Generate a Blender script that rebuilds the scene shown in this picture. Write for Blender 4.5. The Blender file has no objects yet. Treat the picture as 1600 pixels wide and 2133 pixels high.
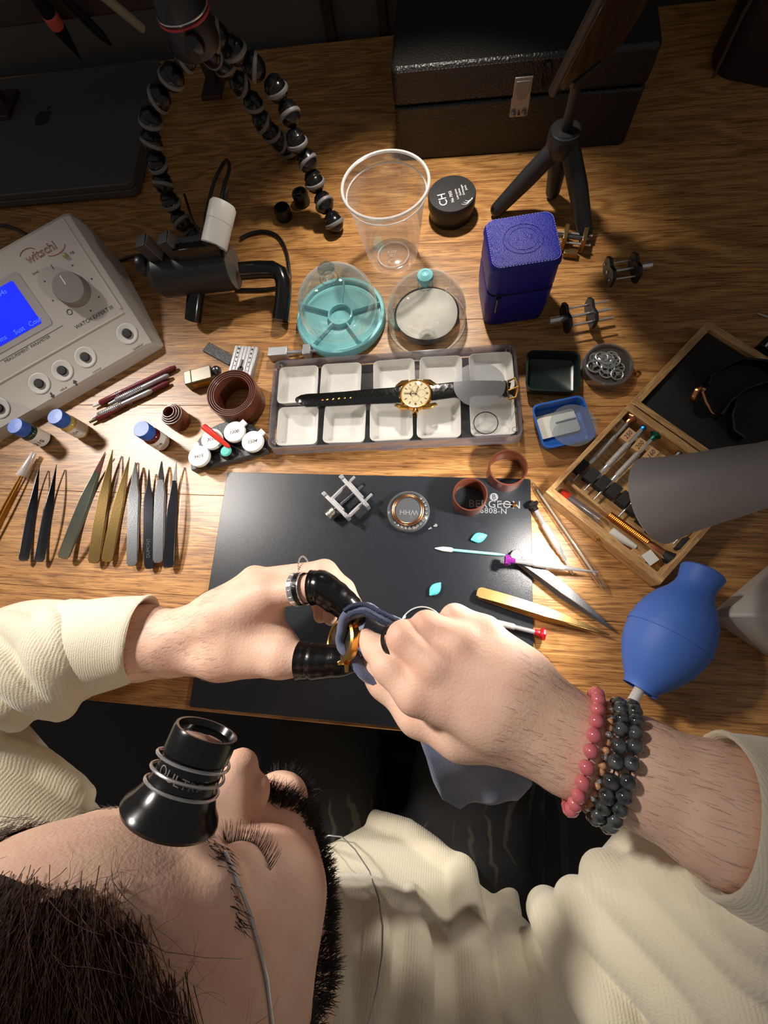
import bpy, bmesh, math, random
import numpy as np
from mathutils import Vector, Matrix, Euler
R_ = math.radians
random.seed(7); rng = np.random.default_rng(7)
scn = bpy.context.scene
col = scn.collection
S = 0.001            # all building is done in millimetres
T0 = 750.0           # desk top above the floor
# ---------------------------------------------------------------- camera
CAM_E = (0.259067, 0.117787, 0.065966); FPX = 916.246; CAM_H = 458.36
cam = bpy.data.objects.new('camera', bpy.data.cameras.new('camera'))
col.objects.link(cam)
cam.location = (0, 0, (CAM_H + T0) * S); cam.rotation_euler = CAM_E
cam.data.sensor_fit = 'VERTICAL'; cam.data.sensor_height = 36.0
cam.data.lens = FPX / 2133 * 36.0; cam.data.clip_start = 0.01
scn.camera = cam
# ---------------------------------------------------------------- world, lamps and added fill lights, exposure
wd = bpy.data.worlds.new('world'); scn.world = wd; wd.use_nodes = True
wd.node_tree.nodes['Background'].inputs[0].default_value = (1.0, 0.95, 0.9, 1)
wd.node_tree.nodes['Background'].inputs[1].default_value = 0.12
def lamp_or_fill(name, p, aim, watts, size, angle, blend, colr):
    l = bpy.data.lights.new(name, 'SPOT'); l.energy = watts; l.shadow_soft_size = size * S
    l.spot_size = R_(angle); l.spot_blend = blend; l.color = colr
    o = bpy.data.objects.new(name, l); col.objects.link(o)
    o.location = (p[0] * S, p[1] * S, (p[2] + T0) * S)
    d = Vector(aim) - Vector(p); o.rotation_euler = d.to_track_quat('-Z', 'Y').to_euler()
    return o
lamp_or_fill('lamp_or_fill', (134, 97, 130), (-45, 40, 0), 2.6, 9, 128, 0.7, (1.0, .94, .86))
lamp_or_fill('lamp_or_fill', (-380, 176, 230), (-200, 20, 0), 1.5, 12, 92, 0.85, (1.0, .95, .88))
lamp_or_fill('lamp_or_fill', (-45, 610, 400), (-30, 405, 0), 10, 16, 80, 1.0, (1.0, .91, .80))
lamp_or_fill('lamp_or_fill', (40, 640, 320), (-10, -270, -40), 1.5, 18, 23, 0.7, (1.0, .93, .84))  # added fill light, no real lamp: brightens the sweater chest
lamp_or_fill('lamp_or_fill', (-1250, 700, 1200), (-260, 20, 60), 108, 100, 24, 0.32, (1.0, .92, .84))  # added unseen fill light from high front left, lifts hands, forehead and sleeve
vs = scn.view_settings
vs.view_transform = 'Standard'; vs.look = 'None'; vs.exposure = 0.34; vs.gamma = 1.0; vs.use_curve_mapping = False
# ---------------------------------------------------------------- pixel -> place (1600 x 2133 frame)
CR = Euler(CAM_E, 'XYZ').to_matrix(); CP = Vector((0, 0, CAM_H))
def ray(px, py): return CR @ Vector(((px - 800) / FPX, -(py - 1066.5) / FPX, -1))
def at(px, py, z=0.0):
    d = ray(px, py); return CP + d * ((z - CAM_H) / d.z)
def at_plane(px, py, p0, n):
    d = ray(px, py); t = (Vector(p0) - CP).dot(n) / d.dot(n); return CP + d * t
def span(a, b, za=0, zb=None):
    A = at(a[0], a[1], za); B = at(b[0], b[1], za if zb is None else zb); d = B - A
    return A, B, math.atan2(d.y, d.x), d.length
# ---------------------------------------------------------------- materials
def lin(c):
    c = [x / 255 for x in c]
    return [x / 12.92 if x <= .04045 else ((x + .055) / 1.055) ** 2.4 for x in c] + [1]
MATS = {}
def mat(name, c, rough=.5, metal=0., spec=.5, bump=None, var=None, emit=0., coat=0., sheen=0., alpha=1., trans=0., sss=0., aniso=None, vcol=False):
    if name in MATS: return MATS[name]
    m = bpy.data.materials.new(name); m.use_nodes = True; nt = m.node_tree; N = nt.nodes; L = nt.links
    b = N['Principled BSDF']; I = b.inputs
    I['Base Color'].default_value = lin(c); I['Roughness'].default_value = rough; I['Metallic'].default_value = metal
    I['Specular IOR Level'].default_value = spec; I['Coat Weight'].default_value = coat; I['Coat Roughness'].default_value = .08
    I['Sheen Weight'].default_value = sheen; I['Alpha'].default_value = alpha; I['Transmission Weight'].default_value = trans
    if sss: I['Subsurface Weight'].default_value = sss; I['Subsurface Radius'].default_value = (.004, .0016, .0008); I['Subsurface Scale'].default_value = 1.0
    if emit: I['Emission Color'].default_value = lin(c); I['Emission Strength'].default_value = emit
    tc = N.new('ShaderNodeTexCoord')
    if var:
        n = N.new('ShaderNodeTexNoise'); n.inputs['Scale'].default_value = var[0]; n.inputs['Detail'].default_value = 5
        mx = N.new('ShaderNodeMix'); mx.data_type = 'RGBA'
        c2 = var[2] if len(var) > 2 else [x * (1 - var[1]) for x in c]
        mx.inputs['A'].default_value = lin(c); mx.inputs['B'].default_value = lin(c2)
        rp = N.new('ShaderNodeValToRGB'); rp.color_ramp.elements[0].position = .38; rp.color_ramp.elements[1].position = .64
        L.new(tc.outputs['Object'], n.inputs['Vector']); L.new(n.outputs['Fac'], rp.inputs['Fac']); L.new(rp.outputs['Color'], mx.inputs['Factor'])
        L.new(mx.outputs['Result'], I['Base Color'])
    if vcol:
        a = N.new('ShaderNodeVertexColor'); a.layer_name = 'Col'; L.new(a.outputs['Color'], I['Base Color'])
    if bump:
        n = N.new('ShaderNodeTexNoise' if len(bump) < 3 or bump[2] == 'n' else 'ShaderNodeTexVoronoi')
        n.inputs['Scale'].default_value = bump[0]
        if n.bl_idname == 'ShaderNodeTexNoise': n.inputs['Detail'].default_value = 3
        bp = N.new('ShaderNodeBump'); bp.inputs['Strength'].default_value = bump[1]; bp.inputs['Distance'].default_value = .0006
        L.new(tc.outputs['Object'], n.inputs['Vector']); L.new(n.outputs[0], bp.inputs['Height']); L.new(bp.outputs['Normal'], I['Normal'])
    MATS[name] = m; return m
def clear(name, tint=(240, 242, 240), base=.06, edge=.55, rough=.03, haze=0., hazec=(235, 235, 235), rimw=.3):
    """thin clear plastic / glass wall: see-through with fresnel gloss, edge shine painted in as white"""
    if name in MATS: return MATS[name]
    m = bpy.data.materials.new(name); m.use_nodes = True; nt = m.node_tree; N = nt.nodes; L = nt.links
    N.remove(N['Principled BSDF']); out = N['Material Output']
    t = N.new('ShaderNodeBsdfTransparent'); t.inputs[0].default_value = lin(tint)
    g = N.new('ShaderNodeBsdfGlossy'); g.inputs['Roughness'].default_value = rough; g.inputs[0].default_value = (1, 1, 1, 1)
    lw = N.new('ShaderNodeLayerWeight'); lw.inputs[0].default_value = .35
    mr = N.new('ShaderNodeMapRange'); mr.inputs[3].default_value = base; mr.inputs[4].default_value = edge
    L.new(lw.outputs['Facing'], mr.inputs[0])
    mx = N.new('ShaderNodeMixShader'); L.new(mr.outputs[0], mx.inputs[0]); L.new(t.outputs[0], mx.inputs[1]); L.new(g.outputs[0], mx.inputs[2])
    last = mx
    if rimw:  # white mixed into the edges, standing in for bright reflections
        pw = N.new('ShaderNodeMath'); pw.operation = 'POWER'; pw.inputs[1].default_value = 2.5; L.new(lw.outputs['Facing'], pw.inputs[0])
        ml = N.new('ShaderNodeMath'); ml.operation = 'MULTIPLY'; ml.inputs[1].default_value = rimw; L.new(pw.outputs[0], ml.inputs[0])
        tl = N.new('ShaderNodeBsdfTranslucent'); tl.inputs[0].default_value = (.9, .9, .9, 1); df = N.new('ShaderNodeBsdfDiffuse'); df.inputs[0].default_value = (.9, .9, .9, 1)
        ms_ = N.new('ShaderNodeMixShader'); L.new(tl.outputs[0], ms_.inputs[1]); L.new(df.outputs[0], ms_.inputs[2])
        m3 = N.new('ShaderNodeMixShader'); L.new(ml.outputs[0], m3.inputs[0]); L.new(last.outputs[0], m3.inputs[1]); L.new(ms_.outputs[0], m3.inputs[2]); last = m3
    if haze:
        d = N.new('ShaderNodeBsdfDiffuse'); d.inputs[0].default_value = lin(hazec)
        m2 = N.new('ShaderNodeMixShader'); m2.inputs[0].default_value = haze
        L.new(last.outputs[0], m2.inputs[1]); L.new(d.outputs[0], m2.inputs[2]); last = m2
    L.new(last.outputs[0], out.inputs[0]); MATS[name] = m; return m
def wood(name, light, dark, scale=1., rough=.42, axis='X', ring=1.0, contrast=1.0):
    if name in MATS: return MATS[name]
    m = bpy.data.materials.new(name); m.use_nodes = True; nt = m.node_tree; N = nt.nodes; L = nt.links
    I = N['Principled BSDF'].inputs
    tc = N.new('ShaderNodeTexCoord'); oi = N.new('ShaderNodeObjectInfo')
    ad = N.new('ShaderNodeVectorMath'); ad.operation = 'MULTIPLY_ADD'; ad.inputs[1].default_value = (1, 1, 1)
    sc3 = N.new('ShaderNodeVectorMath'); sc3.operation = 'SCALE'; sc3.inputs[0].default_value = (3.7, 1.3, 2.1)
    L.new(oi.outputs['Random'], sc3.inputs['Scale']); L.new(tc.outputs['Object'], ad.inputs[0]); L.new(sc3.outputs[0], ad.inputs[2])
    mp = N.new('ShaderNodeMapping'); k = 1.0 * scale
    mp.inputs['Scale'].default_value = (1.5 * k, 9 * k, 9 * k) if axis == 'X' else (9 * k, 1.5 * k, 9 * k)
    L.new(ad.outputs[0], mp.inputs[0])
    n1 = N.new('ShaderNodeTexNoise'); n1.inputs['Scale'].default_value = 1.6; n1.inputs['Detail'].default_value = 2; n1.inputs['Distortion'].default_value = .5
    L.new(mp.outputs[0], n1.inputs['Vector'])
    ml = N.new('ShaderNodeMath'); ml.operation = 'MULTIPLY'; ml.inputs[1].default_value = 72 * ring; L.new(n1.outputs['Fac'], ml.inputs[0])
    fr = N.new('ShaderNodeMath'); fr.operation = 'SINE'; L.new(ml.outputs[0], fr.inputs[0])
    mp2 = N.new('ShaderNodeMapping'); mp2.inputs['Scale'].default_value = (22 * k, 620 * k, 620 * k) if axis == 'X' else (620 * k, 22 * k, 620 * k)
    L.new(ad.outputs[0], mp2.inputs[0])
    n2 = N.new('ShaderNodeTexNoise'); n2.inputs['Scale'].default_value = 1; n2.inputs['Detail'].default_value = 4; L.new(mp2.outputs[0], n2.inputs['Vector'])
    a1 = N.new('ShaderNodeMath'); a1.operation = 'MULTIPLY_ADD'; a1.inputs[1].default_value = .13; a1.inputs[2].default_value = 0; L.new(fr.outputs[0], a1.inputs[0])
    a2 = N.new('ShaderNodeMath'); a2.operation = 'ADD'; L.new(a1.outputs[0], a2.inputs[0]); L.new(n2.outputs['Fac'], a2.inputs[1])
    rp = N.new('ShaderNodeValToRGB'); e = rp.color_ramp.elements
    e[0].position = .5 - .26 / contrast; e[0].color = lin(dark); e[1].position = .5 + .2 / contrast; e[1].color = lin(light)
    L.new(a2.outputs[0], rp.inputs['Fac'])
    mp3 = N.new('ShaderNodeMapping'); mp3.inputs['Scale'].default_value = (55 * k, 1000 * k, 1000 * k) if axis == 'X' else (1000 * k, 55 * k, 1000 * k); L.new(ad.outputs[0], mp3.inputs[0])
    n3 = N.new('ShaderNodeTexNoise'); n3.inputs['Scale'].default_value = 1; n3.inputs['Detail'].default_value = 1; L.new(mp3.outputs[0], n3.inputs['Vector'])
    r3 = N.new('ShaderNodeValToRGB'); r3.color_ramp.elements[0].position = .34; r3.color_ramp.elements[0].color = (.5, .45, .4, 1); r3.color_ramp.elements[1].position = .44; L.new(n3.outputs['Fac'], r3.inputs['Fac'])
    mxp = N.new('ShaderNodeMix'); mxp.data_type = 'RGBA'; mxp.blend_type = 'MULTIPLY'; mxp.inputs['Factor'].default_value = 1.0
    L.new(rp.outputs['Color'], mxp.inputs['A']); L.new(r3.outputs['Color'], mxp.inputs['B']); L.new(mxp.outputs['Result'], I['Base Color'])
    I['Roughness'].default_value = rough
    bp = N.new('ShaderNodeBump'); bp.inputs['Strength'].default_value = .25; bp.inputs['Distance'].default_value = .0004
    L.new(a2.outputs[0], bp.inputs['Height']); L.new(bp.outputs['Normal'], I['Normal'])
    MATS[name] = m; return m
# ---------------------------------------------------------------- mesh builder (millimetres)
def TR(x=0, y=0, z=0): return Matrix.Translation((x, y, z))
def RX(a): return Matrix.Rotation(R_(a), 4, 'X')
def RY(a): return Matrix.Rotation(R_(a), 4, 'Y')
def RZ(a): return Matrix.Rotation(R_(a), 4, 'Z')
def align(a, b):
    """matrix with local z along a->b and origin at a"""
    d = Vector(b) - Vector(a); q = d.to_track_quat('Z', 'Y'); return Matrix.Translation(a) @ q.to_matrix().to_4x4()
def rrect(w, d, r, n=5, cx=0, cy=0):
    r = min(r, w / 2 - .01, d / 2 - .01); o = []
    for sx, sy, a0 in ((1, 1, 0), (-1, 1, 90), (-1, -1, 180), (1, -1, 270)):
        for i in range(n + 1):
            a = R_(a0 + 90 * i / n); o.append((cx + sx * (w / 2 - r) + r * math.cos(a), cy + sy * (d / 2 - r) + r * math.sin(a)))
    return o
def circle(r, n=24, cx=0, cy=0): return [(cx + r * math.cos(2 * math.pi * i / n), cy + r * math.sin(2 * math.pi * i / n)) for i in range(n)]
class MB:
    def __init__(s): s.v = []; s.f = []
    def add(s, vs, fs, X=None):
        b = len(s.v)
        s.v += [tuple(X @ Vector(q)) for q in vs] if X is not None else [tuple(q) for q in vs]
        s.f += [tuple(i + b for i in q) for q in fs]; return s
    def box(s, cx, cy, cz, sx, sy, sz, X=None):
        x, y, z = sx / 2, sy / 2, sz / 2
        vs = [(cx + a * x, cy + b * y, cz + c * z) for c in (-1, 1) for b in (-1, 1) for a in (-1, 1)]
        return s.add(vs, [(0, 2, 3, 1), (4, 5, 7, 6), (0, 1, 5, 4), (2, 6, 7, 3), (0, 4, 6, 2), (1, 3, 7, 5)], X)
    def prism(s, out, z0, z1, X=None, top=None):
        n = len(out); tp = top or out
        vs = [(x, y, z0) for x, y in out] + [(x, y, z1) for x, y in tp]
        fs = [tuple(reversed(range(n))), tuple(range(n, 2 * n))] + [(i, (i + 1) % n, n + (i + 1) % n, n + i) for i in range(n)]
        return s.add(vs, fs, X)
    def loft(s, rings, X=None, cap0=True, cap1=True, closed=False):
        n = len(rings[0]); vs = [q for r in rings for q in r]; fs = []
        m = len(rings)
        for j in range(m if closed else m - 1):
            k = (j + 1) % m
            fs += [(j * n + i, j * n + (i + 1) % n, k * n + (i + 1) % n, k * n + i) for i in range(n)]
        if not closed:
            if cap0: fs.append(tuple(reversed(range(n))))
            if cap1: fs.append(tuple(range((m - 1) * n, m * n)))
        return s.add(vs, fs, X)
    def lathe(s, prof, n=28, X=None, closed=False, cap0=False, cap1=False):
        rings = [[(max(r, .001) * math.cos(2 * math.pi * i / n), max(r, .001) * math.sin(2 * math.pi * i / n), z) for i in range(n)] for r, z in prof]
        return s.loft(rings, X, cap0, cap1, closed)
    def cyl(s, a, b, r, r2=None, n=14, X=None):
        a = Vector(a); b = Vector(b); L_ = (b - a).length; Y = align(a, b); Y = X @ Y if X is not None else Y
        r2 = r if r2 is None else r2
        return s.lathe([(r, 0), (r2, L_)], n, Y, False, True, True)
    def tube(s, pts, r, n=10, X=None, closed=False):
        pts = [Vector(p) for p in pts]; m = len(pts); rr = r if isinstance(r, (list, tuple)) else [r] * m; rings = []
        up = None
        for i in range(m):
            if closed: t = pts[(i + 1) % m] - pts[i - 1]
            else: t = pts[min(i + 1, m - 1)] - pts[max(i - 1, 0)]
            t.normalize()
            if up is None: up = t.orthogonal().normalized()
            u = up - t * up.dot(t)
            u = u.normalized() if u.length > 1e-6 else t.orthogonal().normalized()
            up = u; w = t.cross(u)
            rings.append([tuple(pts[i] + (u * math.cos(2 * math.pi * k / n) + w * math.sin(2 * math.pi * k / n)) * rr[i]) for k in range(n)])
        return s.loft(rings, X, True, True, closed)
    def ball(s, c, r, n=16, X=None, rz=None):
        m = n // 2; rz = rz or (r if not isinstance(r, tuple) else None)
        rx, ry, rq = r if isinstance(r, tuple) else (r, r, rz)
        rings = [[(c[0] + rx * math.sin(math.pi * max(min(j / m, 1 - 1e-3), 1e-3)) * math.cos(2 * math.pi * i / n), c[1] + ry * math.sin(math.pi * max(min(j / m, 1 - 1e-3), 1e-3)) * math.sin(2 * math.pi * i / n),
                   c[2] - rq * math.cos(math.pi * j / m)) for i in range(n)] for j in range(m + 1)]
        return s.loft(rings, X)
    def torus(s, Rr, r, n=32, m=10, X=None, c=(0, 0, 0), rz=None):
        rz = rz or r
        rings = [[(c[0] + (Rr + r * math.cos(2 * math.pi * k / m)) * math.cos(2 * math.pi * i / n), c[1] + (Rr + r * math.cos(2 * math.pi * k / m)) * math.sin(2 * math.pi * i / n), c[2] + rz * math.sin(2 * math.pi * k / m)) for k in range(m)] for i in range(n)]
        return s.loft(rings, X, closed=True)
    def mesh(s, name, sharp=38):
        me = bpy.data.meshes.new(name)
        me.from_pydata([(a * S, b * S, c * S) for a, b, c in s.v], [], s.f)
        bm = bmesh.new(); bm.from_mesh(me); bmesh.ops.remove_doubles(bm, verts=bm.verts, dist=1e-6)
        bmesh.ops.recalc_face_normals(bm, faces=bm.faces); bm.to_mesh(me); bm.free()
        me.shade_smooth(); me.set_sharp_from_angle(angle=R_(sharp)); return me
FR = {}              # thing -> its frame (mm)
def thing(name, label, cat, p, rz=0., group=None, M=None):
    o = bpy.data.objects.new(name, None); col.objects.link(o); o.empty_display_size = .01
    m = M if M is not None else TR(*p) @ RZ(rz)
    FR[o.name] = m; w = m.copy(); w.translation = Vector((m.translation.x * S, m.translation.y * S, (m.translation.z + T0) * S))
    o.matrix_world = w; o['label'] = label; o['category'] = cat
    if group: o['group'] = group
    return o
def put(me, name, material, parent=None, bev=0., label=None, kind=None, seg=2):
    o = bpy.data.objects.new(name, me); col.objects.link(o)
    if material is not None and not me.materials: me.materials.append(material)
    if parent is not None: o.parent = parent
    if bev:
        b = o.modifiers.new('bevel', 'BEVEL'); b.width = bev * S; b.segments = seg; b.limit_method = 'ANGLE'; b.angle_limit = R_(40)
    if label: o['label'] = label
    if kind: o['kind'] = kind
    return o
def part(mb, name, material, parent, bev=0., label=None, kind=None, sharp=38): return put(mb.mesh(name, sharp), name, material, parent, bev, label, kind)
def solo(mb, name, material, label, cat, p, rz=0., group=None, bev=0., M=None, sharp=38):
    o = put(mb.mesh(name, sharp), name, material, None, bev)
    m = M if M is not None else TR(*p) @ RZ(rz); FR[o.name] = m
    w = m.copy(); w.translation = Vector((m.translation.x * S, m.translation.y * S, (m.translation.z + T0) * S)); o.matrix_world = w
    o['label'] = label; o['category'] = cat
    if group: o['group'] = group
    return o
def struct(mb, name, material, bev=0.):
    o = put(mb.mesh(name), name, material, None, bev); o.location.z = T0 * S; o['kind'] = 'structure'; return o
def loc(root, px, py, z): return FR[root.name].inverted() @ at(px, py, z)
def copy_tree(o, parent=None):
    c = o.copy(); col.objects.link(c); c.parent = parent
    for ch in list(o.children): copy_tree(ch, c)
    return c
def text(body, size, X, material, parent, name='lettering', ext=.05, shear=0., outline=False, spacing=1.0, label=None):
    cu = bpy.data.curves.new('txt', 'FONT'); cu.body = body; cu.size = size; cu.align_x = 'CENTER'; cu.align_y = 'CENTER'
    cu.extrude = ext; cu.shear = shear; cu.resolution_u = 2; cu.space_character = spacing
    if outline: cu.fill_mode = 'NONE'; cu.extrude = 0; cu.bevel_depth = outline; cu.bevel_resolution = 0
    t = bpy.data.objects.new('txt', cu); me = bpy.data.meshes.new_from_object(t)
    me.transform(X); me.transform(Matrix.Scale(S, 4)); bpy.data.objects.remove(t); bpy.data.curves.remove(cu); me.name = name
    me.materials.clear(); return put(me, name, material, parent, label=label)
# ================================================================ shared materials
M_black = mat('black_plastic', (16, 16, 17), .32)
M_blackm = mat('black_matte', (20, 20, 21), .6)
M_rubber = mat('black_rubber', (13, 13, 14), .38)
M_steel = mat('steel', (204, 204, 206), .26, .72)
M_steelb = mat('brushed_steel', (180, 180, 182), .4, .72, bump=(900, .25))
M_steeld = mat('dark_steel', (120, 121, 126), .3, 1., bump=(900, .2))
M_chrome = mat('chrome', (228, 228, 230), .12, .78)
M_gold = mat('gold', (222, 168, 88), .2, 1.)
M_rose = mat('rose_gold', (214, 150, 104), .22, 1.)
M_brass = mat('brass', (192, 148, 74), .4, 1., bump=(700, .2))
M_white = mat('white_plastic', (226, 224, 218), .42)
M_grey_print = mat('grey_print', (128, 130, 133), .6)
M_ink = mat('black_ink', (28, 26, 25), .6)
M_brown = mat('brown_plastic', (96, 50, 36), .3, coat=.15)
M_clear = clear('clear_plastic')
M_glass = clear('glass', base=.05, edge=.62, rimw=.55, haze=.025)
M_teal = mat('teal_plastic', (128, 198, 204), .38)
# ================================================================ the setting
m_wall = mat('dark_wall', (84, 79, 74), .8, bump=(60, .1))
struct(MB().box(0, 905, 250, 3200, 40, 2000), 'wall_back', m_wall)
struct(MB().box(0, -150, -760, 3200, 2200, 20), 'floor', mat('dark_floor', (34, 30, 28), .7, bump=(30, .2)))
m_dkwood = wood('dark_trim_wood', (58, 42, 30), (30, 22, 17), 1.2, .4)
struct(MB().box(-194, 878, 250, 15, 14, 2000), 'trim_1', m_dkwood, 1)
struct(MB().box(-112, 878, 250, 13, 14, 2000), 'trim_2', m_dkwood, 1)
o = thing('wall_drawer', 'dark wooden drawer front with a small knob between the two wall strips', 'drawer', (-153, 878, 60))
part(MB().box(0, 0, 45, 66, 12, 90), 'drawer_front', m_dkwood, o, 1.5)
part(MB().lathe([(0, 0), (3, 0), (3, 5), (6, 8), (6, 11), (0, 13)], 16, TR(0, -6, 30) @ RX(90)), 'knob', M_steeld, o)
# ---- the desk
m_desk = wood('desk_wood', (198, 146, 86), (124, 80, 42), 1., .36, ring=1.25, contrast=.82)
desk = thing('desk', 'long wooden desk of oiled planks carrying the whole workshop', 'desk', (0, 0, -750))
y = -97.0; pl = None; i = 0
while y < 850:
    d = min(114.3, 866 - y)
    if pl is None or d < 114:
        pl = MB().box(0, d / 2 - .15, -12, 1900, d - .3, 24).mesh('plank')
    ob = put(pl, 'plank', m_desk, desk, .35); ob.location = (-20 * S, y * S, 750 * S); y += 114.3; i += 1
for sx in (-1, 1):
    for yy in (-40, 800):
        part(MB().box(sx * 900, yy, 363, 60, 60, 726), 'leg', m_dkwood, desk, 2)
part(MB().box(-20, -60, 726 - 35, 1740, 18, 70), 'apron', m_dkwood, desk, 1)
# ================================================================ bench mat
m_mat = mat('mat_vinyl', (30, 34, 40), .3, spec=.5, bump=(1700, .22))
bm_ = thing('bench_mat', 'flat black work mat lying at the front edge of the desk', 'mat', (-78, 33, 0))
part(MB().prism(rrect(340, 253, 2, 3), .1, 2), 'sheet', m_mat, bm_, .4)
def on_mat(px, py, z=2.06): return loc(bm_, px, py, z)
for s_, px, py, sz in (('BERGEON', 1030, 1051, 11.5), ('6808-N', 1028, 1064.5, 8.6)):
    q = on_mat(px, py); text(s_, sz, TR(q.x, q.y, 2.06), M_grey_print, bm_, spacing=1.06)
q = on_mat(1029, 1035.5)
part(MB().lathe([(0, 0), (4.4, 0), (4.4, .08), (0, .08)], 28, TR(q.x, q.y, 2.03)), 'emblem', M_grey_print, bm_)
text('B', 7.5, TR(q.x, q.y, 2.13), m_mat, bm_)
# ================================================================ laptop (closed)
m_lap = mat('space_black', (84, 82, 82), .5, .2, bump=(1500, .1))
lt = thing('laptop', 'closed dark grey laptop at the back left of the desk', 'laptop', (-632, 700, 0), 1.5)
part(MB().prism(rrect(356, 250, 11, 6), 3, 12.5), 'base', m_lap, lt, 1.5)
part(MB().prism(rrect(356, 250, 11, 6), 13, 22), 'screen_lid', m_lap, lt, 1.2)
for sx in (-1, 1):
    for sy in (-1, 1): part(MB().lathe([(0, 0), (7, 0), (8, 3.2), (0, 3.2)], 16, TR(sx * 155, sy * 105, 0)), 'foot', M_rubber, lt)
ap = [(0, 15), (6, 18), (13, 15), (16, 9), (12, 4), (13, -3), (17, -7), (13, -16), (7, -21), (0, -18.5), (-7, -21), (-13, -16), (-17, -5), (-16, 8), (-12, 15), (-6, 18)]
lg = MB().prism([(a * .8, b * .8) for a, b in ap], 22, 22.15); lg.prism([(1, 16), (6, 17), (9, 24), (3, 22)], 22, 22.15)
q = loc(lt, 90, 245, 22); lg2 = MB().add(lg.v, lg.f, TR(q.x, q.y, 0))
part(lg2, 'emblem', mat('emblem_black', (46, 45, 46), .3, .3), lt)
# ================================================================ dark tool rail at the very back left
tr = thing('tool_rack', 'dark brown tool rack behind the laptop in the top left corner', 'rack', (-530, 742, 22))
part(MB().box(0, 0, 112, 380, 22, 26), 'rail', mat('rail_brown', (52, 36, 34), .5), tr, 2)
for k in (-1, 1): part(MB().box(k * 176, 14, 52, 14, 14, 104), 'post', mat('rail_brown', (52, 36, 34), .5), tr, 1); part(MB().box(k * 176, 14, 3, 30, 60, 6), 'foot', mat('rail_brown', (52, 36, 34), .5), tr, 1)
def hung(px, py, z, name, label, cat, parts, tx=0, ty=0):
    p = at(px, py, z); t = thing(name, label, cat, p, M=TR(*p) @ RX(tx) @ RY(ty))
    for n_, mm, pr in parts: part(MB().lathe(pr, 14), n_, mm, t)
hung(124, 60, 120, 'red_tipped_tool', 'hanging black tool with a glowing red end by the top left corner', 'tool',
     [('shaft', M_black, [(0, -40), (1, -38), (8, -4), (9, 0), (9, 60), (0, 60)]), ('red_end', mat('red_end', (206, 92, 78), .3), [(9.4, 4), (10, 6), (10, 16), (9.4, 18)])], 14, 5)
hung(178, 40, 125, 'black_pen', 'thin black pen leaning between the red-tipped tool and the pale stick', 'pen',
     [('barrel', M_black, [(0, -36), (2, -34), (5.5, -20), (6, 60), (0, 60)]), ('clip', M_steeld, [(6.2, 40), (6.6, 41), (6.6, 46), (6.2, 47)])], 18, -14)
hung(300, 62, 130, 'pale_stick', 'pale frosted stick leaning left of the tripod head', 'stick',
     [('rod', mat('frosted_stick', (150, 142, 118), .35), [(0, 0), (4.5, 1), (5, 4), (5, 110), (0, 110)]), ('cap', M_blackm, [(5.3, 80), (5.8, 81), (5.8, 110), (0, 111)])], 24, -22)
# ================================================================ black leather case
m_leather = mat('black_leather', (24, 23, 22), .4, bump=(420, 1.0, 'v'))
A = at(830, 336); B = at(1301, 308)
cs = thing('leather_case', 'large black leather box with a steel clasp at the back', 'case', ((A.x + B.x) / 2, A.y, 0), 0)
w = B.x - A.x
def mslab(z0, z1, w, d, r=8): return MB().prism(rrect(w, d, r, 4, 0, d / 2), z0, z1)
part(mslab(0, 63, w, 235), 'body', m_leather, cs, 2.5)
part(mslab(64.5, 103, w + 1, 236), 'lid', m_leather, cs, 4, )
st = MB()
for k in range(66): st.box(-w / 2 + 8 + k * (w - 16) / 65, -.3, 99, 2.6, 1, .7)
part(st, 'stitching', mat('stitch_dark', (58, 55, 52), .7), cs, kind='stuff')
cl = part(MB().prism(rrect(22, 22, 2, 3), -1.4, 0, TR(6, -.1, 54) @ RX(90)).box(6, -1.2, 72, 20, 2, 26), 'clasp', mat('nickel', (158, 154, 148), .38, .45), cs, .6)
part(MB().prism([(-8, 12), (8, 12), (8, 2), (4, -6), (0, -8), (-4, -6), (-8, 2)], 0, 1.6, TR(6, -2.2, 70) @ RX(90)), 'hasp', mat('nickel2', (140, 136, 130), .38, .45), cs, .4)
for sx in (-1, 1):
    part(MB().lathe([(0, 0), (3.2, 0), (3.2, .8), (1.5, 1.8), (0, 2)], 16, TR(6 + sx * 6.4, -2, 48) @ RX(90)), 'rivet', M_steeld, cs)
    part(MB().lathe([(0, 0), (1.4, 0), (1.2, 1.2), (0, 1.4)], 12, TR(6 + sx * 6, -2.2, 80) @ RX(90)), 'screw', M_steeld, cs)
part(MB().lathe([(0, 0), (1.8, 0), (1.8, .6), (0, .6)], 12, TR(6, -2, 48) @ RX(90)), 'keyhole', M_ink, cs)
q = loc(cs, 1137, 160, 84)
part(MB().tube([(q.x + 5 * math.sin(a) * (1 if abs(math.cos(a)) < .9 else .6), -3, 84 + 11 * math.cos(a)) for a in [k * math.pi / 10 for k in range(20)]], 1.3, 8, closed=True).tube([(q.x, -2, 97), (q.x, -3.5, 94)], 3, 8), 'loop_tab', M_black, cs)
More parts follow.
